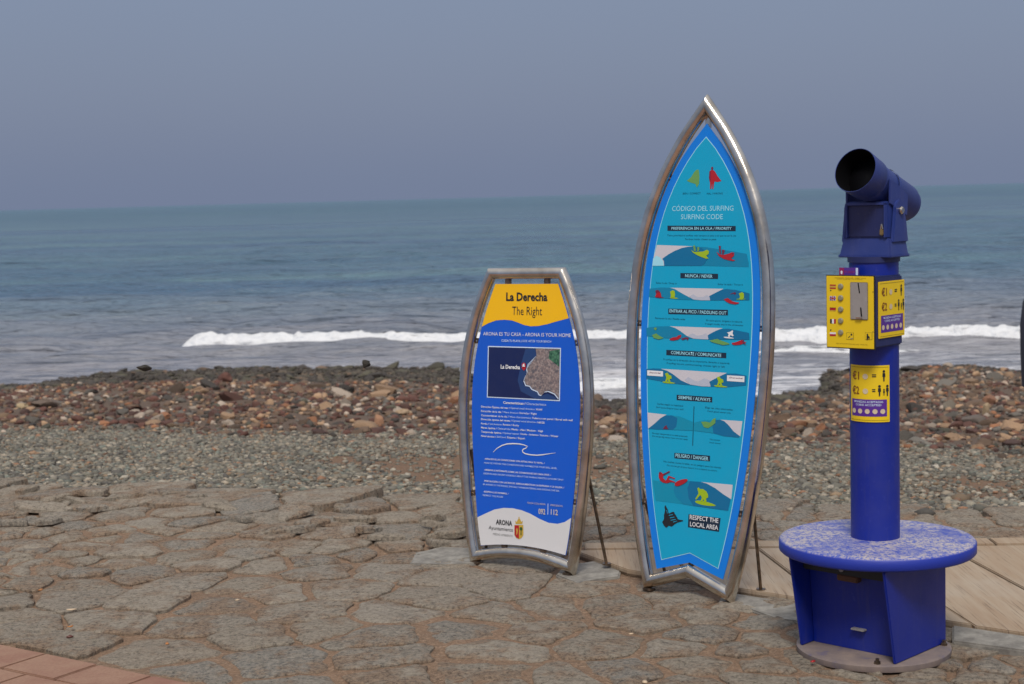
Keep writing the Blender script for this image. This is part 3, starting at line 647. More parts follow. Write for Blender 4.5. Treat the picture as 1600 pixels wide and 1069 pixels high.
# wooden boards laid behind the telescope
deck = tag(MB().prism([tuple(p) for p in [np.array(q) for q in DECK]], -.05, .006, 'z').build('boardwalk', MORTAR), kind='structure')
def make_deck():
    ax = np.array([.125, -.992]); ax /= np.linalg.norm(ax); side = np.array([-ax[1], ax[0]]); o0 = np.array([1.97, 6.16])
    body = deck_front + [np.array([3.2, 6.835]), np.array([2.3, 6.875]), np.array([1.1, 6.955]), np.array([.36, 7.02])]
    for k in range(-5, 4):
        a = o0 + side * (k * .40 + .004); b = o0 + side * ((k + 1) * .40 - .005)
        strip = [a + ax * 3, b + ax * 3, b - ax * 3, a - ax * 3]
        q = clip_convex(body, strip) 
        if len(q) < 3: q = clip_convex(body, strip[::-1])
        if len(q) >= 3:
            ar = abs(sum(q[i][0] * q[(i+1) % len(q)][1] - q[(i+1) % len(q)][0] * q[i][1] for i in range(len(q)))) / 2
            if ar > .004:
                o = slab('board', q, -.02, .024 + random.uniform(-.003, .003), BOARD, deck); o.rotation_euler.z = 0
    cuts = [.3, 1.22, 2.1, 3.2]
    for a, b in zip(cuts[:-1], cuts[1:]):
        f = lambda x: 7.15 - (x - .28) * .067
        q = [np.array([a + .004, f(a) - .122]), np.array([b - .004, f(b) - .122]), np.array([b - .004, f(b)]), np.array([a + .004, f(a)])]
        slab('edge_board', q, -.02, .028, BOARD, deck)
    # grey kerb stone along the near edge
    q = [G(*p)[:2] for p in ((1488, 984), (1600, 1001), (1740, 1022), (1740, 1046), (1600, 1024), (1488, 1009))]
    slab('kerb_stone', q[::-1], -.05, .018, CONCRETE, deck, .006)
    q = [G(*p)[:2] for p in ((1154, 930), (1262, 947), (1262, 975), (1210, 968), (1166, 952), (1120, 948), (1128, 930))]
    slab('cement_patch', q[::-1], -.03, .006, CONCRETE, pave, .006)
    q = [G(*p)[:2] for p in ((880, 886), (930, 878), (970, 894), (968, 903), (930, 908), (902, 914), (868, 900))]
    slab('cement_patch', q[::-1], -.03, .006, CONCRETE, pave, .006)
    q = [G(*p)[:2] for p in ((648, 866), (690, 856), (742, 858), (760, 872), (742, 882), (690, 884), (640, 882))]
    slab('cement_patch', q[::-1], -.03, .006, CONCRETE, pave, .006)
make_deck()
# red paving at the near left
red = tag(MB().prism([tuple(p) for p in (RA - RD * 9, RA + RD * 9, RA + RD * 9 - RN * 14, RA - RD * 9 - RN * 14)], -.06, -.001, 'z').build('red_pavement', REDTILE), kind='structure')
def make_red():
    for i in range(-3, 9):
        for j in range(0, 3):
            a = RA + RD * ((i - .5 * (j % 2)) * .27) - RN * (j * .2 + .012)
            q = [a + RD * .003, a + RD * .266, a + RD * .266 - RN * .195, a + RD * .003 - RN * .195]
            slab('paving_tile', q[::-1] if np.cross(np.append(q[1]-q[0], 0), np.append(q[2]-q[1], 0))[2] < 0 else q, -.03, .012 + random.uniform(-.0015, .0015), REDTILE, red, .004)
make_red()

# ------------------------------------------------------------------ flat print helpers
TEXTS = []
class Face:                              # a printed face: photo pixels -> face coordinates -> local 3-D
    def __init__(s, root_M, origin, u, v, mapper, parent, eps=.0007):
        s.M = root_M; s.o = np.array(origin, float); s.u = np.array(u, float); s.v = np.array(v, float); s.n = np.cross(s.u, s.v)
        s.map = mapper; s.parent = parent; s.eps = eps
    def uv(s, px, py):
        r = ray(px, py); t = ((s.o - CAM) @ s.n) / (r @ s.n); q = CAM + r * t - s.o; return np.array([q @ s.u, q @ s.v])
    def poly(s, name, pts, layer, mat, zoom=None, parent=None):
        q = [s.uv(*(zoom(*p) if zoom else p)) for p in pts]; return s.shape(name, q, layer, mat, parent)
    def shape(s, name, q, layer, mat, parent=None):
        b = MB(); b.add([s.map(a, c, layer * s.eps) for a, c in q], [tuple(range(len(q)))])
        return b.build(name, mat, parent or s.parent, fix=False)
    def disc(s, name, c, r, layer, mat, zoom=None, parent=None, asp=1, n=20):
        q = s.uv(*(zoom(*c) if zoom else c)); return s.shape(name, [(q[0] + r * math.cos(2*math.pi*i/n), q[1] + r * asp * math.sin(2*math.pi*i/n)) for i in range(n)], layer, mat, parent)
    def text(s, body, p0, p1, cap, mat, zoom=None, layer=3, bold=0, parent=None, name='lettering'):
        z = zoom or (lambda x, y: (x, y)); a = s.uv(*z(*p0)); b = s.uv(*z(*p1)); h = s.uv(*z(p0[0], p0[1] - cap))[1] - a[1]
        TEXTS.append((s, body, a[0], b[0], (a[1] + b[1]) / 2, h, mat, layer, bold, parent or s.parent, name))
def flush_texts():
    jobs = []
    def mk(body, bold):
        c = bpy.data.curves.new('txt', 'FONT'); c.body = body; c.size = 1; c.resolution_u = 2; c.offset = bold
        o = bpy.data.objects.new('txt', c); COL.objects.link(o); return o
    ho = mk('H', 0)
    for t in TEXTS: jobs.append((t, mk(t[1], t[8])))
    dg = bpy.context.evaluated_depsgraph_get(); dg.update()
    def grab(o):
        m = bpy.data.meshes.new_from_object(o.evaluated_get(dg)); return m
    hm = grab(ho); hh = max(v.co.y for v in hm.vertices)
    made = []
    for t, o in jobs: made.append((t, grab(o)))
    for t, o in jobs: c = o.data; bpy.data.objects.remove(o); bpy.data.curves.remove(c)
    bpy.data.objects.remove(ho)
    for (f, body, u0, u1, v0, h, mat, layer, bold, parent, name), me in made:
        co = np.array([v.co[:] for v in me.vertices]); x0, x1 = co[:, 0].min(), co[:, 0].max()
        for v in me.vertices:
            a = u0 + (v.co.x - x0) / (x1 - x0) * (u1 - u0); c = v0 + v.co.y / hh * h; v.co = f.map(a, c, layer * f.eps)
        me.materials.clear(); me.materials.append(mat); me.name = name
        link_mesh(name, me, mat, parent)
def Z(ox, oy, k): return lambda x, y: (ox + x / k, oy + y / k)
def uvmap(a, c, d): return (a, -d, c)
def plane_axes(th, lean, rho):
    u = np.array([math.cos(th), -math.sin(th), 0]); back = np.array([math.sin(th), math.cos(th), 0]); v = np.array([0, 0, math.cos(lean)]) + back * math.sin(lean)
    U = u * math.cos(rho) + v * math.sin(rho); V = -u * math.sin(rho) + v * math.cos(rho); return U, V, np.cross(U, V)
def offset_poly(pts, d):                 # inset a closed counter-clockwise polygon with mitres
    n = len(pts); out = []
    for i in range(n):
        a, b, c = np.array(pts[i-1]), np.array(pts[i]), np.array(pts[(i+1) % n])
        t1 = (b - a) / np.linalg.norm(b - a); t2 = (c - b) / np.linalg.norm(c - b); n1 = np.array([-t1[1], t1[0]]); n2 = np.array([-t2[1], t2[0]])
        m = n1 + n2; m /= np.linalg.norm(m); out.append(b + m * d / max(.2, m @ n1))
    return out
def sweep_frame(path, breaks, r, names, parent, mat, seg=18):
    n = len(path); rings = []
    for i in range(n):
        a, b, c = np.array(path[i-1]), np.array(path[i]), np.array(path[(i+1) % n])
        t1 = (b - a) / np.linalg.norm(b - a); t2 = (c - b) / np.linalg.norm(c - b); n1 = np.array([-t1[1], t1[0]]); m = n1 + np.array([-t2[1], t2[0]]); m /= np.linalg.norm(m); sc = 1 / max(.25, m @ n1)
        rings.append([(b[0] + m[0]*sc*r*math.cos(2*math.pi*k/seg), r*math.sin(2*math.pi*k/seg), b[1] + m[1]*sc*r*math.cos(2*math.pi*k/seg)) for k in range(seg)])
    for bi, st_ in enumerate(breaks):
        en = breaks[(bi+1) % len(breaks)]; idx = [st_]
        while idx[-1] != en: idx.append((idx[-1] + 1) % n)
        b = MB(); vs = [p for i in idx for p in rings[i]]; fs = []
        for k in range(len(idx)-1):
            for i in range(seg): j = (i+1) % seg; fs.append((k*seg+i, k*seg+j, (k+1)*seg+j, (k+1)*seg+i))
        fs.append(tuple(range(seg))); fs.append(tuple((len(idx)-1)*seg+i for i in range(seg)))
        b.add(vs, fs); b.build(names[bi], mat, parent, smooth=True, sharp=50)

def sign_root(name, x, y, th, lean, rho):
    U, V, N = plane_axes(th, lean, rho)
    M = Matrix(((U[0], -N[0], V[0], x), (U[1], -N[1], V[1], y), (U[2], -N[2], V[2], 0), (0, 0, 0, 1)))
    return empty(name, M), M, U, V, N
def clip_piece(root, u0, u1, v, w=.012, d=.014):
    b = MB(); b.box(min(u0, u1), max(u0, u1), .006, .006 + d, v - w, v + w); o = b.build('clip', DARKSTEEL, root, bevel=.002)
    m = MB(); M = Matrix.Translation(((u0 + u1) / 2, .0035, v)) @ Matrix.Rotation(math.pi / 2, 4, 'X'); m.lathe([(.004, 0), (.004, .004)], 10, M); m.build('screw', STEEL, o)
def strut(root, M, top, foot_w):
    Mi = M.inverted(); foot = Mi @ Vector(foot_w); b = MB(); b.rod(top, foot, .0068, 10); o = b.build('strut', DARKSTEEL, root, smooth=True, sharp=40)
    pl = MB(); pl.lathe([(.019, 0), (.019, .006)], 14, Mi @ Matrix.Translation(Vector(foot_w))); pl.build('foot_plate', DARKSTEEL, o)

# ------------------------------------------------------------------ tall surfboard sign
def make_big():
    x, y, th, lean, rho = .67218907, 6.23246507, .6837753, .08719595, -.0096912
    root, M, U, V, N = sign_root('surfboard_sign', x, y, th, lean, rho)
    tag(root, 'tall pointed surfboard shaped turquoise sign in a steel tube frame with swallow tail', 'sign')
    pr = [(.0, .2065), (.1257, .24), (.2499, .2664), (.3741, .2881), (.4983, .3052), (.6225, .3184), (.7467, .3284), (.8709, .3356), (.9951, .3395), (1.1193, .3388), (1.2435, .3316), (1.3677, .3149), (1.4919, .2858), (1.6161, .2414), (1.7403, .1795), (1.8645, .0999)]
    vv = np.linspace(0, 1.8645, 34); ww = np.interp(vv, [p[0] for p in pr], [p[1] for p in pr])
    cf = np.polyfit([p[0] for p in pr] + [1.9887], [p[1] for p in pr] + [0.0], 6); ww = np.polyval(cf, vv)
    right = [(w, v) for v, w in zip(vv, ww)]; outer = right + [(0, 1.9887)] + [(-w, v) for w, v in right[::-1]] + [(0, .076)]
    path = offset_poly(outer, .0255); nr = len(right)
    sweep_frame(path, [0, nr, 2 * nr, 2 * nr + 1], .0255, ['side_rail', 'side_rail', 'tail_rail', 'tail_rail'], root, STEEL)
    pp = [(.0911, .1554), (.2023, .1827), (.3135, .2062), (.4247, .2254), (.5359, .2406), (.6471, .2523), (.7583, .2614), (.8695, .2681), (.9807, .2725), (1.092, .274), (1.2032, .2711), (1.3144, .2619), (1.4256, .2435), (1.5368, .2126), (1.648, .1655), (1.7592, .0984), (1.8704, 0)]
    cf2 = np.polyfit([p[0] for p in pp], [p[1] for p in pp], 6); v2 = np.linspace(.0911, 1.85, 34); w2 = np.polyval(cf2, v2)
    r2 = [(w, v) for v, w in zip(v2, w2)]; po = r2 + [(0, 1.8735)] + [(-w, v) for w, v in r2[::-1]] + [(0, .137)]
    b = MB(); b.prism(po, .0, .005, 'y'); panel = b.build('panel', C_BORDER, root); panel['label'] = 'turquoise printed board with bright blue border'
    f = Face(M, (x, y, 0), U, V, uvmap, panel)
    inner = [q for q in offset_poly(po, .0335)]
    nrr = len(r2); tip = (0, 1.8184); inn = [tuple(q) for q in inner]; inn[nrr] = tip
    inn = [q for i, q in enumerate(inn) if not (i in (nrr - 1, nrr + 1))]
    inn[-1] = (0, .177)
    line = offset_poly([(a, c) for a, c in inn], -.003)
    f.shape('print_line', line, 1, C_LINE); f.shape('print_field', inn, 2, C_TEAL)
    def hw(v): return float(np.polyval(cf2, v)) - .036
    z3, z4, z5 = Z(960, 130, 3.96), Z(960, 380, 3.96), Z(960, 620, 3.144)
    a2, a3, a4, a5 = Z(1000, 380, 7.635), Z(1000, 500, 7.635), Z(1000, 610, 7.635), Z(1000, 700, 7.635)
    # heading figures
    f.poly('figure', [(592,545),(600,538),(614,538),(624,547),(640,575),(664,606),(640,612),(621,609),(617,630),(614,655),(607,657),(607,618),(602,652),(594,659),(593,612),(588,580)], 3, C_RED, z3)
    f.disc('figure', (607, 527), .0052, 4, C_DARKRED, z3, asp=1.2)
    f.poly('figure', [(590,545),(597,543),(597,600),(592,612),(587,585)], 4, C_DARKRED, z3)
    f.poly('figure', [(497,548),(510,536),(524,536),(528,580),(526,622),(512,646),(503,624),(470,614),(450,604),(476,582)], 3, C_LIME2, z3)
    f.text('BIEN / CORRECT', (425, 688), (535, 688), 11, C_DARKTEAL, z3); f.text('MAL / WRONG', (573, 688), (672, 689), 11, C_DARKTEAL, z3)
    f.text('CÓDIGO DEL SURFING', (358, 792), (738, 789), 30, C_LINE, z3, bold=.002); f.text('SURFING CODE', (413, 842), (672, 842), 30, C_LINE, z3, bold=.002)
    def bar(zm, x0, y0, x1, y1, hgt, txt, tx0, tx1, cap):
        f.poly('heading_bar', [(x0, y0), (x1, y1), (x1, y1 + hgt), (x0, y0 + hgt)], 3, C_NAVYBAR, zm)
        sl = (y1 - y0) / (x1 - x0); bl = lambda xx: y0 + sl * (xx - x0) + (hgt + cap) / 2
        f.text(txt, (tx0, bl(tx0)), (tx1, bl(tx1)), cap, C_LINE, zm, layer=4, bold=.012)
    bar(z3, 330, 882, 752, 884, 32, 'PREFERENCIA EN LA OLA / PRIORITY', 355, 727, 16)
    bar(z4, 410, 185, 643, 190, 32, 'NUNCA / NEVER', 440, 609, 19)
    bar(z4, 335, 405, 704, 413, 34, 'ENTRAR AL PICO / PADDLING OUT', 343, 695, 19)
    bar(z4, 323, 660, 694, 679, 33, 'COMUNICATE / COMUNICATE', 352, 663, 19)
    bar(z4, 387, 938, 607, 952, 33, 'SIEMPRE / ALWAYS', 398, 596, 19)
    bar(z5, 296, 275, 471, 290, 27, 'PELIGRO / DANGER', 302, 463, 17)
    t = lambda s_, zm, x0, y0, x1, y1, cap: f.text(s_, (x0, y0), (x1, y1), cap, C_DARKTEAL, zm)
    t('Tiene prioridad el surfista más cercano al pico o el que va en la ola', z3, 328, 948, 754, 948, 10); t('Furthest inside, closest to peak', z3, 440, 971, 632, 971, 10)
    # priority wave
    f.poly('wave_print', [(205,22),(640,38),(560,47),(420,92),(270,186),(290,215),(292,270),(148,272),(176,140)], 3, C_SKYP, a2)
    f.poly('wave_print', [(160,185),(200,150),(245,170),(280,215),(288,270),(150,271)], 4, C_LINE, a2)
    f.poly('wave_print', [(270,186),(350,130),(420,92),(500,60),(570,45),(650,38),(740,60),(800,110),(815,170),(780,240),(740,270),(292,270),(290,215)], 4, C_WAVE, a2)
    f.poly('wave_print', [(640,38),(780,48),(1000,80),(1275,128),(1300,240),(1300,285),(740,270),(790,235),(815,170),(800,110),(740,60)], 3, C_WAVE2, a2)
    def surfboard(zm, c, L, ww_, ang, mat, layer=5):
        q = f.uv(*zm(*c)); pts = []
        for i in range(20):
            an = 2*math.pi*i/20; px_ = L*math.cos(an); py_ = ww_*math.sin(an)*(1-.25*math.cos(an)); pts.append((q[0]+px_*math.cos(ang)-py_*math.sin(ang), q[1]+px_*math.sin(ang)+py_*math.cos(ang)))
        f.shape('figure', pts, layer, mat)
    def rider(zm, pts, mat, layer=6): f.poly('figure', pts, layer, mat, zm)
    rider(a2, [(615,80),(650,105),(700,105),(760,100),(805,80),(830,95),(825,130),(795,150),(825,185),(790,185),(700,150),(640,115)], C_LIME); rider(a2, [(640,30),(660,25),(670,60),(672,95),(650,95)], C_LIME2); rider(a2, [(690,50),(712,45),(715,75),(705,100),(690,100)], C_LIME2)
    rider(a2, [(918,105),(960,135),(1010,140),(1070,125),(1100,110),(1130,115),(1128,150),(1090,185),(1145,208),(1110,214),(1010,190),(950,155)], C_RED); rider(a2, [(945,30),(972,35),(968,80),(975,130),(955,120)], C_DARKRED); rider(a2, [(985,75),(1018,85),(1005,130),(985,130)], C_DARKRED)
    f.disc('figure', (1115, 125), .0035, 7, C_DARKRED, a2)
    # never
    t('Saltar la ola / Drop in', a2, 195, 487, 440, 487, 20); t('Soltar la tabla / Throw it', a2, 930, 498, 1230, 508, 20)
    def wavepair(zm, top, left, right, bot, yl, yr, leftdark, rightdark):
        f.poly('wave_print', top, 3, C_SKYP, zm); f.poly('wave_print', left, 4, leftdark, zm); f.poly('wave_print', right, 4, rightdark, zm)
    wavepair(a2, [(360,532),(1000,545),(920,585),(830,632),(842,682),(740,682),(640,672),(560,630),(470,580),(420,548)],
             [(120,545),(240,530),(360,532),(420,548),(470,580),(560,630),(640,672),(700,680),(470,672),(110,640)],
             [(830,632),(920,585),(980,555),(1040,548),(1150,560),(1310,600),(1310,680),(842,682)], 0, 0, 0, C_WAVE2, C_WAVE)
    f.poly('wave_print', [(590,640),(640,610),(690,645),(760,640),(800,620),(835,640),(842,682),(740,682),(640,672)], 4, C_CLOUD, a2)
    rider(a2, [(190,570),(215,560),(240,572),(255,600),(262,640),(245,650),(225,640),(200,645),(185,640),(200,610)], C_RED); rider(a2, [(190,568),(215,558),(240,568),(245,595),(225,580),(200,600)], C_DARKRED, 7); surfboard(a2, (240, 648), .0205, .0023, -.03, C_DARKRED)
    rider(a2, [(365,580),(395,562),(418,570),(425,610),(420,650),(370,652),(375,620)], C_LIME); surfboard(a2, (412, 655), .02, .0025, -.03, C_LIME)
    rider(a2, [(1185,600),(1225,585),(1245,600),(1248,650),(1225,675),(1190,670),(1200,640)], C_LIME); surfboard(a2, (1210, 668), .021, .003, .05, C_LIME2)
    rider(a2, [(1005,672),(1050,655),(1065,662),(1100,690),(1150,705),(1190,708),(1180,722),(1140,730),(1075,718),(1040,700)], C_RED); f.disc('figure', (1138, 600), .0045, 6, C_DARKRED, a2)
    f.poly('figure', [(1075,610),(1120,590),(1160,595),(1120,603)], 6, C_DARKRED, a2)
    # paddling out
    t('Remando la ola / Paddle wide', a2, 185, 905, 540, 917, 20); t('En caso apuro, dirígete a la espuma', a2, 795, 930, 1222, 948, 20); t('If caught inside, stay in the whitewater', a2, 780, 970, 1235, 990, 18)
    wavepair(a3, [(355,75),(990,98),(920,125),(860,155),(812,183),(820,232),(740,230),(640,222),(560,190),(480,130),(420,95)],
             [(80,95),(200,78),(355,75),(420,95),(480,130),(560,190),(640,222),(500,225),(300,215),(85,190)],
             [(812,183),(860,155),(920,125),(990,108),(1060,105),(1160,125),(1305,155),(1310,235),(820,232)], 0, 0, 0, C_WAVE2, C_WAVE)
    f.poly('wave_print', [(580,185),(630,160),(690,190),(740,180),(790,160),(815,190),(820,232),(740,230),(640,222),(590,205)], 4, C_CLOUD, a3)
    rider(a3, [(150,180),(200,160),(240,190),(290,215),(230,232),(170,215)], C_LIME2); f.poly('figure', [(170,100),(190,88),(210,98),(195,125),(180,118)], 6, C_LIME2, a3)
    rider(a3, [(358,228),(400,208),(440,205),(470,182),(500,178),(495,205),(460,235),(400,245),(365,240)], C_RED); f.poly('figure', [(495,222),(560,205),(590,215),(575,245),(560,225),(515,240)], 6, C_DARKRED, a3)
    rider(a3, [(1045,150),(1085,140),(1105,125),(1118,130),(1110,160),(1125,190),(1110,195),(1085,180),(1075,205),(1055,195),(1065,170)], C_WHITE); surfboard(a3, (1065, 212), .0235, .0026, -.05, C_WHITE)
    rider(a3, [(835,245),(880,235),(930,225),(960,240),(1060,275),(1080,290),(1000,300),(920,280),(860,262)], C_LIME2)
    rider(a3, [(1100,275),(1150,265),(1190,250),(1215,240),(1245,242),(1240,262),(1280,262),(1245,280),(1200,295),(1130,300),(1105,290)], C_RED); f.poly('figure', [(1225,245),(1250,238),(1245,262),(1280,300),(1235,280)], 7, C_DARKRED, a3)
    # communicate
    t('Si surfeas en la dirección de tu trayectoria, derecha o izquierda', a3, 280, 478, 1070, 528, 20); t('If surfing we are communicating, choose right or left', a3, 320, 528, 1015, 565, 20)
    wavepair(a3, [(250,582),(1040,632),(940,680),(830,738),(848,795),(740,792),(600,770),(490,720),(400,650),(330,608)],
             [(80,585),(170,578),(250,582),(330,608),(400,650),(490,720),(600,770),(660,782),(420,760),(80,700)],
             [(830,738),(940,680),(1040,640),(1150,640),(1275,665),(1270,780),(1060,800),(848,795)], 0, 0, 0, C_WAVE, C_WAVE)
    f.poly('wave_print', [(540,715),(580,680),(650,725),(700,735),(770,695),(835,720),(848,795),(740,792),(600,770)], 4, C_CLOUD, a3)
    for pts, body, bx in ([(92,600),(280,612),(280,675),(92,662)], '¡Izquierda!', (118,634,255,640)), ([(1045,660),(1252,672),(1250,742),(1043,728)], '¡Derecha!', (1065,695,1235,703)):
        f.poly('speech_box', pts, 5, C_WHITE, a3); f.text(body, bx[:2], bx[2:], 15, C_DARKRED, a3, layer=6, bold=.01)
    for dx, dy, m in ((0, 0, 1), (618, 45, -1)):
        rider(a3, [(305+dx,640+dy),(335+dx,628+dy),(352+dx,655+dy),(380+dx,665+dy),(385+dx,700+dy),(360+dx,705+dy),(372+dx,740+dy),(350+dx,745+dy),(338+dx,710+dy),(325+dx,742+dy),(305+dx,740+dy),(322+dx,690+dy)], C_LIME); surfboard(a3, (350+dx, 747+dy), .031, .0034, -.02, C_LIME)
    # always
    t('Surfea según tu habilidad', a4, 210, 170, 515, 195, 20); t('Surf according to your skill', a4, 198, 212, 520, 232, 18); t('Elige las olas adecuadas', a4, 780, 215, 1108, 240, 20); t('Catch good waves only', a4, 805, 258, 1085, 275, 18)
    f.poly('rule_line', [(643,190),(652,190),(636,660),(627,660)], 3, C_DARKTEAL, a4)
    f.poly('wave_print', [(92,265),(320,290),(250,330),(180,395),(100,458)], 3, C_SKYP, a4)
    f.poly('wave_print', [(100,458),(180,395),(250,330),(310,300),(380,298),(450,330),(440,430),(400,470),(200,465)], 4, C_WAVE, a4); f.poly('wave_print', [(380,298),(470,310),(560,345),(640,380),(635,480),(400,470),(440,430),(450,330)], 4, C_WAVE3, a4)
    f.poly('wave_print', [(960,350),(1225,368),(1200,550),(1120,490),(1050,410),(1000,368)], 3, C_SKYP, a4)
    f.poly('wave_print', [(890,355),(960,350),(1010,368),(1060,415),(1120,490),(1195,550),(1180,562),(1000,545),(880,510),(870,440)], 4, C_WAVE, a4); f.poly('wave_print', [(650,385),(760,360),(890,355),(870,440),(880,510),(648,480)], 4, C_WAVE3, a4)
    rider(a4, [(280,460),(300,430),(322,415),(330,440),(345,462)], C_DARKRED); rider(a4, [(735,375),(790,372),(840,385),(880,340),(910,330),(905,390),(870,420),(820,450),(770,440)], C_LIME2)
    t('No cojas olas grandes si no estás preparado', a4, 148, 520, 570, 556, 18); t('Do not go big waves if you are not ready', a4, 150, 558, 572, 588, 18); t('Olas pequeñas', a4, 835, 594, 958, 600, 16); t('Small waves', a4, 832, 630, 962, 640, 16)
    # danger
    t('No sueltes nunca la tabla, es un peligro para los demás', a5, 285, 168, 968, 246, 20); t('Do not let go of your board, it is a hazard to others', a5, 325, 218, 920, 278, 18)
    f.poly('wave_print', [(730,405),(1110,440),(1092,612),(1000,555),(900,480),(800,425)], 3, C_SKYP, a5)
    f.poly('wave_print', [(600,395),(730,405),(800,425),(900,480),(1000,555),(1085,615),(1055,748),(820,715),(640,690),(585,600),(570,480)], 4, C_WAVE, a5)
    f.poly('wave_print', [(420,420),(600,395),(570,480),(585,600),(640,690),(520,670),(430,580),(405,500)], 4, C_WAVE2, a5); f.poly('wave_print', [(155,385),(420,420),(405,500),(430,580),(520,670),(190,630)], 3, C_WAVE3, a5)
    rider(a5, [(232,300),(262,290),(280,310),(360,275),(365,285),(285,330),(280,355),(315,390),(345,330),(425,358),(422,370),(360,352),(350,375),(420,400),(430,415),(375,405),(330,420),(280,412),(245,385),(230,345)], C_RED)
    f.disc('figure', (247, 297), .0048, 7, C_DARKRED, a5); rider(a5, [(280,312),(355,272),(365,285),(288,325)], C_DARKRED, 7)
    surfboard(a5, (500, 408), .033, .0098, .42, C_RED, 8)
    rider(a5, [(690,480),(710,470),(720,488),(760,490),(800,520),(818,555),(820,590),(795,600),(800,640),(770,645),(765,610),(750,640),(728,635),(745,590),(725,560),(680,615),(665,610),(705,540)], C_LIME); surfboard(a5, (785, 662), .048, .0078, -.06, C_LIME, 5)
    # shaka hand
    f.poly('hand_print', [(302,684),(310,685),(320,708),(336,735),(341,765),(350,783),(366,773),(384,765),(402,761),(414,768),(419,788),(431,798),(438,816),(448,828),(453,845),(472,855),(500,859),(518,863),(518,873),(472,884),(448,892),(425,905),(400,925),(380,938),(362,932),(345,927),(325,948),(313,950),(288,922),(268,882),(284,862),(291,842),(290,800),(299,768),(303,738),(297,708)], 4, C_BLACK, a5)
    for q in ([(350,800),(395,790),(397,797),(352,808)], [(362,830),(415,820),(417,827),(364,838)], [(372,858),(430,848),(432,855),(374,866)], [(320,740),(330,780),(335,778),(326,740)], [(400,880),(448,868),(448,873),(402,888)]): f.poly('hand_print', q, 5, C_TEAL, a5)
    f.poly('heading_bar', [(582,790),(965,838),(945,1000),(575,945)], 3, C_NAVYBAR, a5)
    f.text('RESPECT THE', (597, 850), (938, 893), 52, C_WHITE, a5, layer=4, bold=.012); f.text('LOCAL AREA', (600, 930), (935, 978), 52, C_WHITE, a5, layer=4, bold=.012)
    for (zm, p) in ((z3, (345, 588)), (z4, (150, 495)), (z5, (145, 515))):
        q = f.uv(*zm(*p)); v = q[1]; w0 = float(np.polyval(cf2, v)); w1 = float(np.polyval(cf, v)) - .04
        for s in (-1, 1): clip_piece(root, s * (w0 - .012), s * w1, v)
    b = MB(); b.box(-.012, .012, .006, .02, 1.855, 1.935); b.build('clip', STEEL, root, bevel=.002); b = MB(); b.box(-.011, .011, .006, .02, .1, .15); b.build('clip', DARKSTEEL, root, bevel=.002)
    for s in (-1, 1):
        ft = np.array([x, y, 0]) + np.array([math.cos(th), -math.sin(th), 0]) * (.225 * s) + np.array([math.sin(th), math.cos(th), 0]) * .18; ft[2] = .02
        strut(root, M, (s * .262, .02, .42), ft)
        b = MB(); b.box(s*.187-.02, s*.187+.02, -.02, .02, -.002, .01); b.build('foot', DARKSTEEL, root, bevel=.003)
make_big()

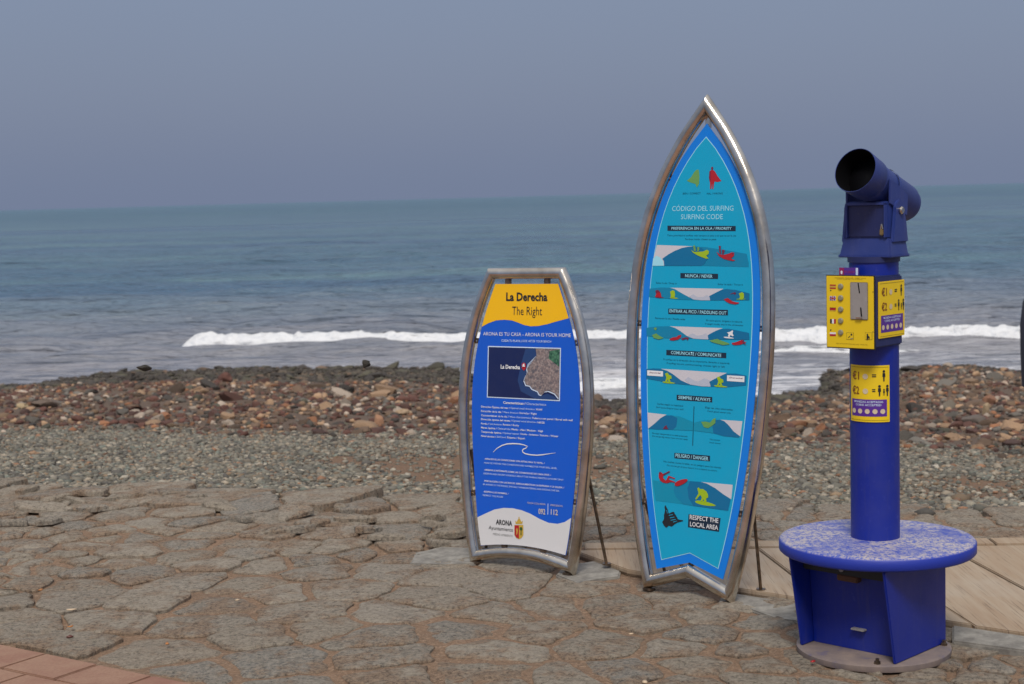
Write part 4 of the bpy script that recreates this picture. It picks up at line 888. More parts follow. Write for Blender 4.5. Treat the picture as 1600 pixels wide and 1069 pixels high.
# ------------------------------------------------------------------ short bodyboard sign
def make_small():
    x, y, th, lean, rho = .01730155, 6.77952461, .62341994, .08836942, .01229024
    root, M, U, V, N = sign_root('bodyboard_sign', x, y, th, lean, rho)
    tag(root, 'short blunt topped royal blue and yellow beach sign in a steel tube frame', 'sign')
    pr = [(.0, .272), (.0861, .294), (.1673, .307), (.2484, .3183), (.3295, .3283), (.4106, .3371), (.4917, .3446), (.5729, .3501), (.654, .3531), (.7351, .3526), (.8162, .3479), (.8973, .3381), (.9785, .3227), (1.0596, .3011), (1.1407, .2732), (1.2218, .2394), (1.3, .2002)]
    cf = np.polyfit([p[0] for p in pr], [p[1] for p in pr], 5); vv = np.linspace(0, 1.3, 30); ww = np.polyval(cf, vv)
    right = [(w, v) for v, w in zip(vv, ww)]; nr = len(right)
    arc = [(-.272 + .544 * i / 14, .043 * (1 - ((i - 7) / 7) ** 2)) for i in range(1, 14)]
    outer = right + [(-w, v) for w, v in right[::-1]] + arc
    path = offset_poly(outer, .0245)
    sweep_frame(path, [0, nr - 1, nr, 2 * nr - 1], .0245, ['side_rail', 'top_rail', 'side_rail', 'bottom_rail'], root, STEEL)
    pp = [(.0809, .2229), (.1529, .2369), (.2248, .247), (.2967, .2551), (.3686, .2623), (.4405, .2688), (.5124, .2748), (.5843, .2797), (.6562, .2828), (.7281, .2832), (.8, .2802), (.872, .2728), (.9439, .2606), (1.0158, .2432), (1.0877, .2208), (1.1596, .1943), (1.2315, .1651)]
    cf2 = np.polyfit([p[0] for p in pp], [p[1] for p in pp], 5); W2 = lambda v: float(np.polyval(cf2, v))
    v2 = np.linspace(.0815, 1.2305, 30); r2 = [(W2(v), v) for v in v2]
    parc = [(-.2232 + .4464 * i / 12, .0815 + .02 * (1 - ((i - 6) / 6) ** 2)) for i in range(1, 12)]
    po = r2 + [(-w, v) for w, v in r2[::-1]] + parc
    b = MB(); b.prism(po, 0, .005, 'y'); panel = b.build('panel', C_BLUE, root); panel['label'] = 'royal blue board with yellow head and white foot'
    f = Face(M, (x, y, 0), U, V, uvmap, panel)
    z1, z2 = Z(700, 400, 4.1115), Z(700, 620, 3.564); q6, q7 = Z(740, 620, 8.889), Z(740, 700, 8.889)
    # yellow head with a wavy lower edge
    wav = [f.uv(*z1(*p)) for p in ((218,455),(260,432),(310,414),(360,410),(410,414),(450,428),(490,444),(530,452),(580,450),(640,438),(700,420),(782,400))]
    u0, v0 = wav[0]; u1, v1 = wav[-1]
    yl = [(-W2(v0) + .0005, v0)] + [tuple(p) for p in wav[1:-1]] + [(W2(v1) - .0005, v1)]
    yl += [(W2(v) - .0005, v) for v in np.linspace(v1 + .01, 1.23, 10)] + [(-W2(v) + .0005, v) for v in np.linspace(1.23, v0 + .01, 10)]
    f.shape('yellow_field', yl, 1, C_YEL)
    wv = [f.uv(*z2(*p)) for p in ((170,672),(210,650),(260,628),(310,619),(360,621),(410,632),(460,652),(510,680),(560,702),(610,708),(650,698),(686,675))]
    wl = [(-W2(wv[0][1]) + .0005, wv[0][1])] + [tuple(p) for p in wv[1:-1]] + [(W2(wv[-1][1]) - .0005, wv[-1][1])]
    wl += [(W2(v) - .0005, v) for v in np.linspace(wv[-1][1] - .01, .083, 6)] + [(a, c + .0006) for a, c in parc[::-1]] + [(-W2(v) + .0005, v) for v in np.linspace(.083, wv[0][1] - .01, 6)]
    f.shape('white_field', wl, 1, C_GREYWHITE)
    f.text('La Derecha', (375, 285), (640, 290), 50, C_BLACK, z1, bold=.03); f.text('The Right', (413, 378), (605, 382), 54, C_BLACK, z1, bold=-.004)
    f.text('ARONA ES TU CASA - ARONA IS YOUR HOME', (228, 508), (791, 524), 22, C_WHITE, z1); f.text('CUIDA TU PLAYA', (345, 551), (466, 553), 14, C_PALE, z1, bold=.012); f.text('LOOK AFTER YOUR BEACH', (471, 553), (664, 557), 14, C_PALE, z1)
    # map picture
    f.poly('map_border', [(258,578),(727,591),(720,933),(251,909)], 2, C_PALE, z1)
    f.poly('map_print', [(264,585),(721,597),(714,925),(257,903)], 3, C_MAPSEA, z1)
    f.poly('map_print', [(500,598),(562,594),(572,640),(530,670),(505,720),(500,770),(480,800),(490,830),(530,850),(580,870),(600,900),(640,885),(690,905),(700,924),(560,917),(470,870),(450,800),(470,700)], 4, C_MAPSHALLOW, z1)
    f.poly('map_print', [(566,593),(721,597),(714,915),(690,885),(650,868),(625,872),(605,895),(590,890),(580,870),(545,855),(530,835),(505,830),(492,800),(500,775),(515,745),(510,725),(520,690),(545,665),(572,640)], 5, C_TOWN, z1)
    f.poly('map_print', [(655,612),(721,600),(718,712),(690,690),(650,660)], 6, C_PARK, z1)
    co = [(572,640),(545,665),(520,690),(510,725),(515,745),(500,775),(492,800),(505,830),(530,835),(545,855),(580,870),(590,890),(605,895),(625,872),(650,868),(690,885),(714,915)]
    f.poly('map_print', co + [(p[0] - 4, p[1] + 5) for p in co[::-1]], 6, C_PALE, z1)
    f.disc('map_pin', (491, 702), .0112, 7, C_RED, z1); f.poly('map_pin', [(474,715),(508,717),(491,738)], 7, C_RED, z1); f.poly('map_pin', [(486,695),(495,690),(497,707),(500,712),(482,711)], 8, C_WHITE, z1)
    f.text('La Derecha', (342, 723), (466, 727), 24, C_WHITE, z1, layer=6, bold=.03)
    # properties
    f.text('Características /', (415, 98), (725, 108), 33, C_WHITE, q6, bold=.02); f.text('Characteristics', (738, 108), (1010, 130), 33, C_PALE, q6)
    rows = [((108,150),'Dirección Óptima del mar /',(505,168),'Optimal swell direction:',(855,186),'W,NW',(958,195)),
            ((108,210),'Dirección de la ola /',(405,225),'Wave direction:',(630,238),'Derecha / Right',(880,248)),
            ((108,268),'Características de la ola /',(490,290),'Wave characteristics:',(805,306),'Tubera y con pared / Barrel with wall',(1378,340)),
            ((108,325),'Dirección óptima del viento /',(530,345),'Optimal wind direction:',(880,365),'NE/SE',(990,377)),
            ((108,383),'Fondo /',(215,390),'Sea bottom:',(400,398),'Rocoso / Rocky',(635,410)),
            ((108,440),'Marea óptima /',(325,452),'Optimal tide:',(520,464),'Media - Alta / Medium - High',(968,490)),
            ((108,498),'Temporada óptima /',(405,515),'Optimal season:',(640,528),'Otoño - Invierno / Autumn - Winter',(1180,562)),
            ((108,556),'Nivel técnico /',(315,568),'Skill level:',(460,576),'Experto / Expert',(720,592))]
    for p0, s1, p1, s2, p2, s3, p3 in rows:
        f.text(s1, p0, p1, 25, C_WHITE, q6, bold=.014); f.text(s2, (p1[0] + 12, p1[1]), p2, 25, C_PALE, q6); f.text(s3, (p2[0] + 12, p2[1]), p3, 25, C_WHITE, q6, bold=.012)
    # the drawn wave
    cv = [(275,770),(330,715),(400,675),(470,655),(550,650),(640,655),(700,668),(755,690),(735,712),(700,725),(680,745),(688,770),(720,790),(790,805),(880,812),(960,805),(1050,792),(1145,778)]
    P_ = [f.uv(*q6(*p)) for p in cv]; wds = [.0008,.0016,.0022,.0024,.0026,.0022,.002,.0014,.0018,.002,.0022,.0022,.0022,.0022,.0022,.002,.0013,.0005]; up_, dn = [], []
    for i, p in enumerate(P_):
        a = P_[max(0, i-1)]; c = P_[min(len(P_)-1, i+1)]; d = (c - a) / np.linalg.norm(c - a); n = np.array([-d[1], d[0]]); up_.append(p + n * wds[i]); dn.append(p - n * wds[i])
    b = MB(); k = len(P_); b.add([f.map(*p, .0021) for p in up_] + [f.map(*p, .0021) for p in dn], [(i, i+1, k+i+1, k+i) for i in range(k-1)]); b.build('wave_line', C_WHITE, panel, fix=False)
    cap = 22
    for s_, p0, p1, bd_ in (('-ANALIZA SI LAS CONDICIONES SON APTAS PARA TU NIVEL. /', (155,163), (990,220), 1), ('ANALYSE WETHER THE CONDITIONS ARE SUITABLE FOR YOUR SKILL LEVEL.', (148,212), (1165,298), 0),
        ('-OBSERVA E INFÓRMATE SOBRE LAS CONDICIONES DE CADA SPOT. /', (150,314), (1080,388), 1), ('OBSERVE AND INFORM YOURSELF ABOUT THE CHARACTERISTICS OF EVERY SPOT', (140,364), (1252,455), 0),
        ('-PRECAUCIÓN CON LAS ROCAS, ESPECIALMENTE EN LA ENTRADA Y LA SALIDA. /', (148,465), (1262,565), 1), ('BE AWARE OF THE ROCKS, SPECIALLY WHEN ENTERING AND EXITING THE SEA.', (136,515), (1198,608), 0),
        ('-RESPETA LAS NORMAS. /', (142,618), (490,645), 1), ('RESPECT THE RULES', (133,668), (412,690), 0)):
        f.text(s_, p0, p1, cap, C_WHITE if bd_ else C_PALE, q7, bold=.012 if bd_ else 0)
    f.text('POLICÍA LOCAL ARONA', (750, 772), (1003, 796), 24, C_BEIGE, q7); f.text('EMERGENCIAS', (1070, 803), (1240, 820), 24, C_BEIGE, q7)
    f.text('092', (505, 652), (543, 655), 29, C_BEIGE, z2, bold=.02); f.text('112', (574, 656), (613, 659), 29, C_BEIGE, z2, bold=.02)
    f.poly('rule_line', [(557,595),(560,595),(559,656),(556,656)], 3, C_PALE, z2)
    f.text('ARONA', (268, 710), (359, 718), 26, C_BLACK, z2, bold=.03); f.text('Ayuntamiento', (228, 738), (364, 751), 20, C_BLACK, z2); f.text('MEDIO AMBIENTE', (252, 770), (361, 780), 11, C_GREYTXT, z2)
    # coat of arms
    f.poly('crest', [(371,714),(421,714),(421,770),(411,786),(396,793),(381,786),(371,770)], 3, C_GOLD, z2); f.poly('crest', [(373,716),(397,716),(397,790),(382,783),(373,768)], 4, C_RED, z2); f.poly('crest', [(382,736),(388,730),(392,745),(388,765),(382,770),(384,750)], 5, C_GOLD, z2)
    f.disc('crest', (409, 735), .0075, 5, C_TREE, z2); f.poly('crest', [(407,745),(411,745),(412,770),(406,770)], 5, C_TREE, z2)
    f.poly('crest', [(378,708),(415,708),(418,690),(410,697),(403,682),(397,676),(391,682),(384,697),(376,690)], 3, C_GOLD, z2); f.disc('crest', (397, 673), .003, 3, C_GOLD, z2)
    for p, sgn in ((z1, 1),):
        v = f.uv(*z1(180, 545))[1]
        for s in (-1, 1): clip_piece(root, s * (W2(v) - .012), s * (float(np.polyval(cf, v)) - .038), v)
    for v in (.31,):
        for s in (-1, 1): clip_piece(root, s * (W2(v) - .012), s * (float(np.polyval(cf, v)) - .038), v)
    for u in (-.105, .1):
        b = MB(); b.box(u - .014, u + .014, .006, .02, 1.22, 1.262); b.build('clip', DARKSTEEL, root, bevel=.002)
        b = MB(); b.box(u - .014, u + .014, .006, .02, .05, .1); b.build('clip', DARKSTEEL, root, bevel=.002)
    uu = np.array([math.cos(th), -math.sin(th), 0]); bb = np.array([math.sin(th), math.cos(th), 0])
    for s in (-1, 1):
        ft = np.array([x, y, 0]) + uu * (.32 * s) + bb * .175; ft[2] = .022
        strut(root, M, (s * .3, .02, .5), ft)
        b = MB(); b.box(s*.24-.02, s*.24+.02, -.02, .02, -.002, .012); b.build('foot', DARKSTEEL, root, bevel=.003)
make_small()

# ------------------------------------------------------------------ coin telescope
def make_telescope():
    th = math.radians(44); cx, cy = 1.239, 5.45
    M = Matrix.Translation((cx, cy, .014)) @ Matrix.Rotation(-th, 4, 'Z')
    root = empty('coin_telescope', M); tag(root, 'blue coin operated viewing telescope on a column with yellow coin box and round step', 'telescope')
    U = np.array([math.cos(th), -math.sin(th), 0]); B = np.array([math.sin(th), math.cos(th), 0]); O = np.array([cx, cy, .014]); ZV = np.array([0, 0, 1.])
    MB().lathe([(.26, -.012), (.262, -.004), (.262, .008), (.256, .012)], 56, Matrix.Translation((.01, -.035, 0))).build('base_plate', BASEPLATE, root, smooth=True, sharp=40)
    x0, x1 = -.176, .197
    # base: two side plates with slanted front edges, a recessed front and a back
    for xa, xb in ((x0, x0 + .01), (x1 - .01, x1)):
        MB().prism([(-.205, .013), (.13, .013), (.13, .335), (-.272, .335)], xa, xb, 'x').build('side_plate', BLUE, root, bevel=.003)
    fp = MB().prism([(-.135, .013), (-.127, .013), (-.152, .29), (-.16, .29)], x0 + .012, x1 - .012, 'x').build('front_plate', BLUE, root)
    fp['label'] = 'recessed blue front with a small slot'
    MB().box(x0 + .012, x1 - .012, .12, .128, .013, .335).build('back_plate', BLUE, root)
    MB().box(.0, .05, -.163, -.138, .088, .094).build('slot_lip', GREYMETAL, fp, bevel=.001)
    MB().box(x0 + .012, x1 - .03, -.2, -.165, .283, .326)  .build('gap_shade_bar', BLACK_RIM_GAP, root, bevel=.003)  # black bar stands in for the shaded gap under the step
    MB().box(-.03, .05, -.2, -.17, .262, .284).build('drawer_pull', paint('rusty_metal', (.1, .045, .025), .7, .4, (.2, .1, .05), 30), root, bevel=.003)
    MB().lathe([(.009, 0), (.009, .01)], 14, Matrix.Translation((-.01, -.195, .303)) @ Matrix.Rotation(math.pi/2, 4, 'X')).build('lock', GREYMETAL, root, smooth=True, sharp=40)
    MB().lathe([(.31, .336), (.327, .338), (.333, .344), (.333, .374), (.327, .381), (.31, .383)], 80, Matrix.Translation((.012, -.012, 0))).build('step_disc', BLUE_STEP, root, smooth=True, sharp=60)
    for k in range(4):
        a = k * math.pi / 2 + .6; MB().lathe([(.012, .012), (.012, .02), (.007, .022), (.007, .03)], 6, Matrix.Translation((.01 + .238 * math.cos(a), -.035 + .238 * math.sin(a), 0))).build('anchor_bolt', DARKSTEEL, root)
    pole = MB().lathe([(.083, .383), (.083, 1.345)], 56).build('column', BLUE, root, smooth=True, sharp=40)
    # coin box
    box = MB().box(-.092, .092, -.146, .03, 1.052, 1.29).build('coin_box', BLUE_DARK, root, bevel=.005)
    MB().box(-.094, .094, -.149, -.146, 1.047, 1.295).build('door_rim', BLACK_RIM_GAP, box, bevel=.001)
    plate = MB().box(-.0905, .0905, -.153, -.149, 1.0505, 1.2915).build('face_plate', YELLOW, root, bevel=.001)
    o_f = O + B * (-.153)
    f = Face(M, o_f, U, ZV, lambda a, c, d: (a, -.153 - d, c), plate, .0006)
    z = Z(1280, 400, 7.13)
    cp = MB()
    q = [f.uv(*z(*p)) for p in ((355, 288), (545, 296), (540, 716), (352, 706))]; a0 = min(p[0] for p in q); a1 = max(p[0] for p in q); c0 = min(p[1] for p in q) + .001; c1 = max(p[1] for p in q) - .001
    cp.box(a0, a1, -.157, -.1532, c0, c1); coin = cp.build('coin_plate', GREYMETAL, plate, bevel=.002)
    g = Face(M, O + B * (-.157), U, ZV, lambda a, c, d: (a, -.157 - d, c), plate, .0005)
    g.poly('coin_slot', [(428,300),(440,300),(456,416),(444,416)], 1, DARKHOLE, z, plate); g.poly('coin_slot', [(456,574),(470,574),(480,676),(464,676)], 1, DARKHOLE, z, plate)
    MB().box(a0 + .024, a1 - .02, -.164, -.157, c0 + .004, c0 + .009).build('coin_lip', STEEL, plate, bevel=.001)
    for k, yy in enumerate((340, 468, 595, 722, 852)):
        c = f.uv(*z(243, yy)); MB().lathe([(.0098, 0), (.0098, .004), (.007, .006)], 18, Matrix.Translation((c[0], -.1532, c[1])) @ Matrix.Rotation(math.pi/2, 4, 'X')).build('language_button', C_COINMETAL, plate, smooth=True, sharp=30)
    def band(x0_, y0_, x1_, y1_, m, l=1): f.poly('flag_print', [(x0_, y0_), (x1_, y0_ + 2), (x1_, y1_ + 2), (x0_, y1_)], l, m, z)
    band(118, 318, 186, 332, C_RED); band(118, 332, 186, 352, C_GOLD); band(118, 352, 186, 366, C_RED)
    band(118, 446, 186, 496, C_WHITE); band(118, 466, 186, 476, C_RED, 2); band(147, 446, 157, 496, C_RED, 2); band(122, 450, 142, 462, C_PURPLE, 2); band(162, 450, 182, 462, C_PURPLE, 2); band(122, 480, 142, 492, C_PURPLE, 2); band(162, 480, 182, 492, C_PURPLE, 2)
    band(118, 574, 186, 580, C_BLACK); band(118, 580, 186, 604, C_RED); band(118, 604, 186, 614, C_GOLD)
    band(122, 702, 143, 752, C_BLACK); band(143, 702, 165, 752, C_WHITE); band(165, 702, 187, 752, C_RED)
    band(118, 850, 186, 870, C_WHITE); band(118, 870, 186, 892, C_RED)
    f.poly('arrow_print', [(120,378),(140,382),(128,396)], 1, C_BLACK, z); f.poly('arrow_print', [(118,822),(138,818),(130,838)], 1, C_BLACK, z)
    for bx in (305, 512):
        f.poly('icon_frame', [(bx,852),(bx+80,855),(bx+80,936),(bx,932)], 1, C_OLIVE, z); f.poly('icon_frame', [(bx+4,856),(bx+76,859),(bx+76,932),(bx+4,928)], 2, YELLOW, z)
    f.disc('icon', (362, 876), .0035, 3, C_BLACK, z); f.poly('icon', [(322,910),(345,890),(350,895),(328,915)], 3, C_BLACK, z); f.poly('icon', [(350,918),(380,912),(378,922),(352,926)], 3, C_GREYTXT, z)
    f.disc('icon', (540, 876), .003, 3, C_BLACK, z); f.poly('icon', [(532,884),(548,884),(566,905),(564,930),(556,930),(552,910),(545,935),(530,935)], 3, C_BLACK, z)
    f.text('PANORAMIC TELESCOPE - INSERT COINS', (175, 250), (520, 258), 13, C_OLIVE, z, layer=1); f.text('LOOK THROUGH THE EYEPIECE', (200, 262), (480, 268), 9, C_OLIVE, z, layer=1); f.text('PRESS BUTTON FOR YOUR LANGUAGE - THANK YOU', (190, 985), (540, 992), 12, C_OLIVE, z, layer=1)
    for yy in (402, 848): f.disc('rivet', (600, yy), .0018, 1, C_BLACK, z)
    # sticker standing on the box
    st_ = MB().box(-.062, .012, -.118, -.114, 1.29, 1.318).build('sticker_plate', C_PURPLE, root)
    s = Face(M, O + B * (-.118), U, ZV, lambda a, c, d: (a, -.118 - d, c), st_, .0005)
    s.shape('sticker_print', [(-.0615, 1.2905), (-.042, 1.2905), (-.042, 1.3175), (-.0615, 1.3175)], 1, C_MAGENTA); s.shape('sticker_print', [(.003, 1.2905), (.0115, 1.2905), (.0115, 1.3175), (.003, 1.3175)], 1, C_PALE)
    s.shape('sticker_print', [(-.058, 1.302), (-.052, 1.309), (-.046, 1.302), (-.049, 1.302), (-.049, 1.296), (-.055, 1.296), (-.055, 1.302)], 2, C_WHITE); TEXTS.append((s, 'TURIST', -.04, 0, 1.299, .008, C_MAGENTA, 1, .01, st_, 'lettering'))
    # price plate: shared drawing, flat on the box side and curved round the column
    def price(face, mirror_w, h0, h1, w, parent, off=0):
        def T_(body, a0_, a1_, c, hh, m, bold=.02): TEXTS.append((face, body, a0_ * w + off, a1_ * w + off, h0 + (h1 - h0) * c, (h1 - h0) * hh, m, 2, bold, parent, 'lettering'))
        def Q(pts, m, l=2, nm='price_print'): face.shape(nm, [(a * w + off, h0 + (h1 - h0) * c) for a, c in pts], l, m, parent)
        def D(a, c, r, m, l=2): face.shape('price_print', [(a * w + off + r * math.cos(2*math.pi*i/16), h0 + (h1 - h0) * c + r * math.sin(2*math.pi*i/16)) for i in range(16)], l, m, parent)
        def man(a, c, k=1.0):
            D(a, c + .075 * k, .0045 * k, C_BLACK); Q([(a-.03*k, c+.045*k), (a+.03*k, c+.045*k), (a+.034*k, c-.02*k), (a+.018*k, c-.02*k), (a+.014*k, c-.1*k), (a-.014*k, c-.1*k), (a-.018*k, c-.02*k), (a-.034*k, c-.02*k)], C_BLACK)
        T_('€1', .1, .3, .75, .13, C_BROWN); D(.45, .805, .0095, C_CREAM); T_('=', .6, .69, .77, .1, C_BLACK); man(.86, .82)
        T_('€2', .1, .3, .49, .13, C_BROWN); D(.45, .545, .0095, C_CREAM); T_('=', .6, .67, .51, .1, C_BLACK); man(.76, .56); man(.86, .53, .6); man(.94, .56)
        Q([(.07, .1), (.93, .1), (.93, .4), (.07, .4)], C_PURPLE, 1)
        T_('MONEDAS ACEPTADAS', .16, .84, .34, .035, C_PALE, .01); T_('COINS ACCEPTED', .2, .8, .285, .035, C_PALE, .01)
        for i in range(5): D(.15 + .17 * i, .19, .0085, C_CREAM, 2)
        Q([(.03, .97), (.97, .97), (.97, .963), (.03, .963)], C_OLIVE, 1); Q([(.03, .037), (.97, .037), (.97, .03), (.03, .03)], C_OLIVE, 1)
    C_BROWN = P('brown_price', (.22, .07, .01))
    sp = MB().box(.0925, .0965, -.128, .036, 1.083, 1.272).build('price_plate', YELLOW, root, bevel=.001)
    fs_ = Face(M, O + U * .0965, B, ZV, lambda a, c, d: (.0965 + d, a, c), sp, .0006); price(fs_, 0, 1.083, 1.272, .164, sp, -.128)
    # curved plate on the column
    R_ = .0865; a_left = -1.22; wlen = .145
    def curve(a, c, d, base=R_):
        an = a / R_ ; r = base + d; # an=0 points at the front
        return (r * math.sin(an), -r * math.cos(an), c)
    lo, hi = .793, .986; u_a, u_b = .0, .152; off0 = -.052
    b = MB(); n = 22
    for lay, rr in ((0, R_ - .004), (1, R_)):
        pass
    outer_ = [curve(off0 + (u_b) * i / n, c, 0) for i in range(n + 1) for c in (lo, hi)]; inner_ = [curve(off0 + u_b * i / n, c, -.0035) for i in range(n + 1) for c in (lo, hi)]
    k = len(outer_); fs2 = []
    for i in range(n): fs2 += [(2*i, 2*i+2, 2*i+3, 2*i+1), (k+2*i, k+2*i+1, k+2*i+3, k+2*i+2), (2*i, k+2*i, k+2*i+2, 2*i+2), (2*i+1, 2*i+3, k+2*i+3, k+2*i+1)]
    fs2 += [(0, 1, k+1, k), (2*n, k+2*n, k+2*n+1, 2*n+1)]
    b.add(outer_ + inner_, fs2); cpn = b.build('price_plate', YELLOW, root, smooth=True, sharp=40)
    class Cyl:
        eps = .0006
        @staticmethod
        def map(a, c, d): return curve(a, c, d)
        @staticmethod
        def shape(name, q, layer, mat, parent):
            qs = []                          # cut long edges so the print follows the curve
            for i in range(len(q)):
                p0, p1 = q[i], q[(i+1) % len(q)]; m = max(1, int(abs(p1[0]-p0[0]) / .006))
                for j in range(m): qs.append((p0[0] + (p1[0]-p0[0])*j/m, p0[1] + (p1[1]-p0[1])*j/m))
            bm = bmesh.new()
            if len(q) == 4 and abs(q[0][0] - q[1][0]) > .02:
                m = MB(); nn = 16
                us = [q[0][0] + (q[1][0]-q[0][0])*i/nn for i in range(nn+1)]; ca, cb_ = min(q[0][1], q[2][1]), max(q[0][1], q[2][1])
                m.add([curve(a, c, layer*.0006) for a in us for c in (ca, cb_)], [(2*i, 2*i+2, 2*i+3, 2*i+1) for i in range(nn)]); bm.free()
                return m.build(name, mat, parent, fix=False)
            bm.free(); m = MB(); m.add([curve(a, c, layer*.0006) for a, c in qs], [tuple(range(len(qs)))]); return m.build(name, mat, parent, fix=False)
    price(Cyl, 0, lo, hi, u_b, cpn, off0)
    # head, turned a little on the column: yoke tray with two ears, housing, barrel
    HR = 0.0
    def hd(mb, name, mat, **k): o = mb.build(name, mat, root, **k); o.rotation_euler.z = HR; return o
    hd(MB().lathe([(.088, 1.333), (.088, 1.352)], 48), 'collar', BLUE_DARK, smooth=True, sharp=40)
    ty = MB(); tz0, tz1 = 1.355, 1.414
    ty.add([(-.1,-.058,tz0),(.1,-.058,tz0),(.1,.06,tz0),(-.1,.06,tz0),(-.087,-.05,tz1),(.092,-.05,tz1),(.092,.053,tz1),(-.087,.053,tz1)], [(0,3,2,1),(4,5,6,7),(0,1,5,4),(1,2,6,5),(2,3,7,6),(3,0,4,7)])
    yoke = hd(ty, 'yoke', BLUE_HEAD, bevel=.004)
    MB().box(-.103, .103, -.061, .063, 1.349, 1.359).build('yoke_flange', BLUE_HEAD, yoke, bevel=.003)
    for xa in (-.1, .088):
        pts = [(-.042, 1.40), (.056, 1.40), (.044, 1.47), (.034, 1.50)] + [(.004 + .03 * math.cos(t), 1.512 + .03 * math.sin(t)) for t in np.linspace(.2, math.pi - .2, 7)] + [(-.026, 1.5), (-.034, 1.45)]
        MB().prism(pts, xa, xa + .013, 'x').build('ear', BLUE_HEAD, yoke, bevel=.0025)
        MB().lathe([(.013, 0), (.013, .006), (.009, .011)], 16, Matrix.Translation((xa + (.013 if xa > 0 else 0), .004, 1.506)) @ Matrix.Rotation(math.pi/2 if xa > 0 else -math.pi/2, 4, 'Y')).build('pivot_bolt', STEEL, yoke, smooth=True, sharp=30)
    hs = hd(MB().prism([(-.048, 1.412), (.05, 1.412), (.06, 1.47), (.06, 1.495), (-.048, 1.54)], -.078, .086, 'x'), 'housing', BLUE_HEAD, bevel=.005)
    for xa in (-.079, .0865): MB().prism([(-.0485, 1.53), (.061, 1.485), (.066, 1.51), (.068, 1.556), (.02, 1.585), (-.0485, 1.612)], xa, xa + .007, 'x').build('cheek_plate', BLUE_HEAD, hs, bevel=.002)
    MB().box(-.066, .074, -.0515, -.046, 1.42, 1.524).build('window_panel', BLUE_DARK, hs, bevel=.001)
    for bb in ((-.073, -.066, 1.416, 1.532), (.074, .082, 1.416, 1.532), (-.073, .082, 1.525, 1.534)): MB().box(bb[0], bb[1], -.06, -.046, bb[2], bb[3]).build('window_frame', BLUE_HEAD, hs, bevel=.0015)
    lk = hd(MB().box(.06, .073, -.064, -.052, 1.424, 1.446), 'padlock', paint('brass', (.2, .14, .06), .4, .3, (.12, .08, .04), 30), bevel=.003)
    MB().rod((.063, -.058, 1.445), (.066, -.058, 1.462), .0026).rod((.071, -.058, 1.445), (.066, -.058, 1.462), .0026).build('shackle', STEEL, lk)
    el = math.radians(21); piv = Vector((.018, 0, 1.589)); ax = Vector((0, -math.cos(el), math.sin(el)))
    Mt = Matrix.Translation(piv) @ ax.to_track_quat('Z', 'Y').to_matrix().to_4x4()
    tube = hd(MB().lathe([(.064, -.17), (.067, -.165), (.067, .055), (.072, .058), (.072, .066), (.0735, .068), (.077, .15), (.0765, .1525), (.0752, .152), (.0695, .064), (.001, .062)], 56, Mt, cap=False), 'barrel', BLUE_HEAD, smooth=True, sharp=35)
    MB().lathe([(.0685, .066), (.0747, .1512), (.0738, .1512), (.0675, .068), (.001, .067)], 40, Mt, cap=False).build('lens_hood_liner', DARKHOLE, tube, smooth=True, sharp=35)
    MB().lathe([(.001, .086), (.03, .084), (.055, .078), (.068, .074)], 40, Mt, cap=False).build('lens', LENS, tube, smooth=True)
    MB().lathe([(.001, -.215), (.035, -.214), (.05, -.208), (.06, -.192), (.0625, -.168)], 40, Mt, cap=False).build('eyepiece_cap', BLUE_HEAD, tube, smooth=True, sharp=50)
    MB().lathe([(.0705, -.035), (.0705, -.02)], 48, Mt, cap=False).build('barrel_band', BLUE_HEAD, tube, smooth=True, sharp=35)
make_telescope()
flush_texts()

# ------------------------------------------------------------------ dark post at the right edge
def make_post():
    p = np.array([4.265, 12.9]); z0 = float(terr(*p)); b = MB()
    b.lathe([(.05, -.1), (.05, .3), (.055, .55), (.13, .6), (.14, .85), (.145, 1.1), (.125, 1.28), (.09, 1.38), (.04, 1.43)], 24)
    o = b.build('dark_post', paint('dark_post_paint', (.03, .032, .05), .5, .2, (.06, .06, .07)), smooth=True, sharp=45); o.location = (p[0], p[1], z0); tag(o, 'dark rounded post cut off by the right edge of the picture', 'post')
make_post()

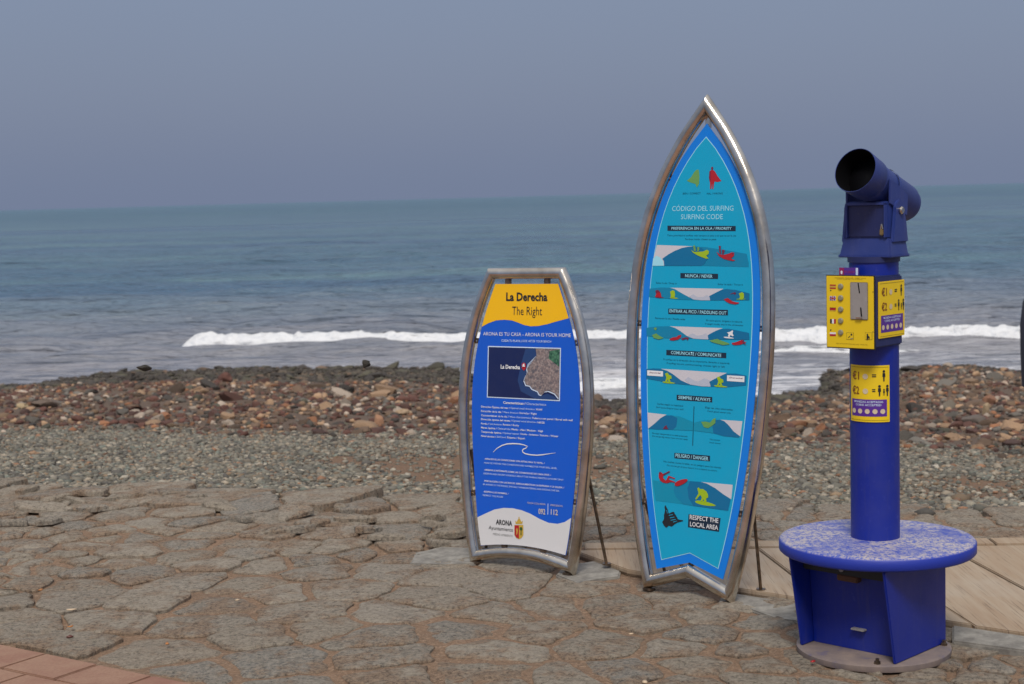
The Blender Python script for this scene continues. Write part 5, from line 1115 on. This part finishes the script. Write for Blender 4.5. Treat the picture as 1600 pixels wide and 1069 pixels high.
# ------------------------------------------------------------------ litter on the paving
def make_litter():
    wb = Mat('orange_leaf', (.5, .2, .06), .7).m; wc = Mat('cream_scrap', (.6, .45, .3), .7).m; wr = Mat('red_wrapper', (.4, .02, .02), .4).m
    items = [((63, 922), .026, wb, 'dry_leaf', 'dry orange leaf on the paving near the left edge', 'leaf'), ((110, 979), .022, wb, 'dry_leaf', 'dry orange leaf on the paving just above the red pavement', 'leaf'), ((112, 952), .034, wc, 'paper_scrap', 'pale thin scrap of litter on the paving at the left', 'litter'),
             ((261, 1006), .026, wb, 'dry_leaf', 'dry orange leaf lying nearest the corner of the red pavement', 'leaf'), ((371, 937), .018, wc, 'paper_scrap', 'small cream scrap on the paving left of centre', 'litter'), ((1008, 1065), .03, wc, 'paper_scrap', 'pale scrap of litter at the bottom edge below the tall sign', 'litter'), ((986, 990), .016, wc, 'paper_scrap', 'tiny pale scrap on the paving below the tall sign', 'litter'),
             ((1270, 1033), .022, wr, 'red_wrapper', 'red scrap of wrapper beside the telescope base plate', 'litter'), ((109, 995), .028, Mat('brown_pod', (.1, .03, .02), .5).m, 'seed_pod', 'dark red brown pebble beside the red pavement', 'pebble')]
    for (px, py), s, m, nm, lab, cat in items:
        p = G(px, py, .02); b = MB(); n = 9; a0 = random.uniform(0, 6)
        top = []; bot = []
        for i in range(n):
            a = 2*math.pi*i/n; r_ = s * .5 * random.uniform(.75, 1.15); q = (math.cos(a) * r_ * 1.3, math.sin(a) * r_ * .6); cz = .006 + .25 * abs(q[0]) * (1 if nm == 'dry_leaf' else .3)
            top.append((*q, cz)); bot.append((q[0] * .9, q[1] * .9, cz - .003))
        b.add(top + bot + [(0, 0, .008 if nm != 'seed_pod' else .014)], [(i, (i+1) % n, 2*n) for i in range(n)] + [(n+i, i, (i+1) % n, n+(i+1) % n)[::-1] for i in range(n)] + [tuple(n+i for i in range(n))[::-1]])
        o = b.build(nm, m, smooth=True); o.location = p; o.location.z = .014; o.rotation_euler.z = a0; tag(o, lab, cat)
make_litter()
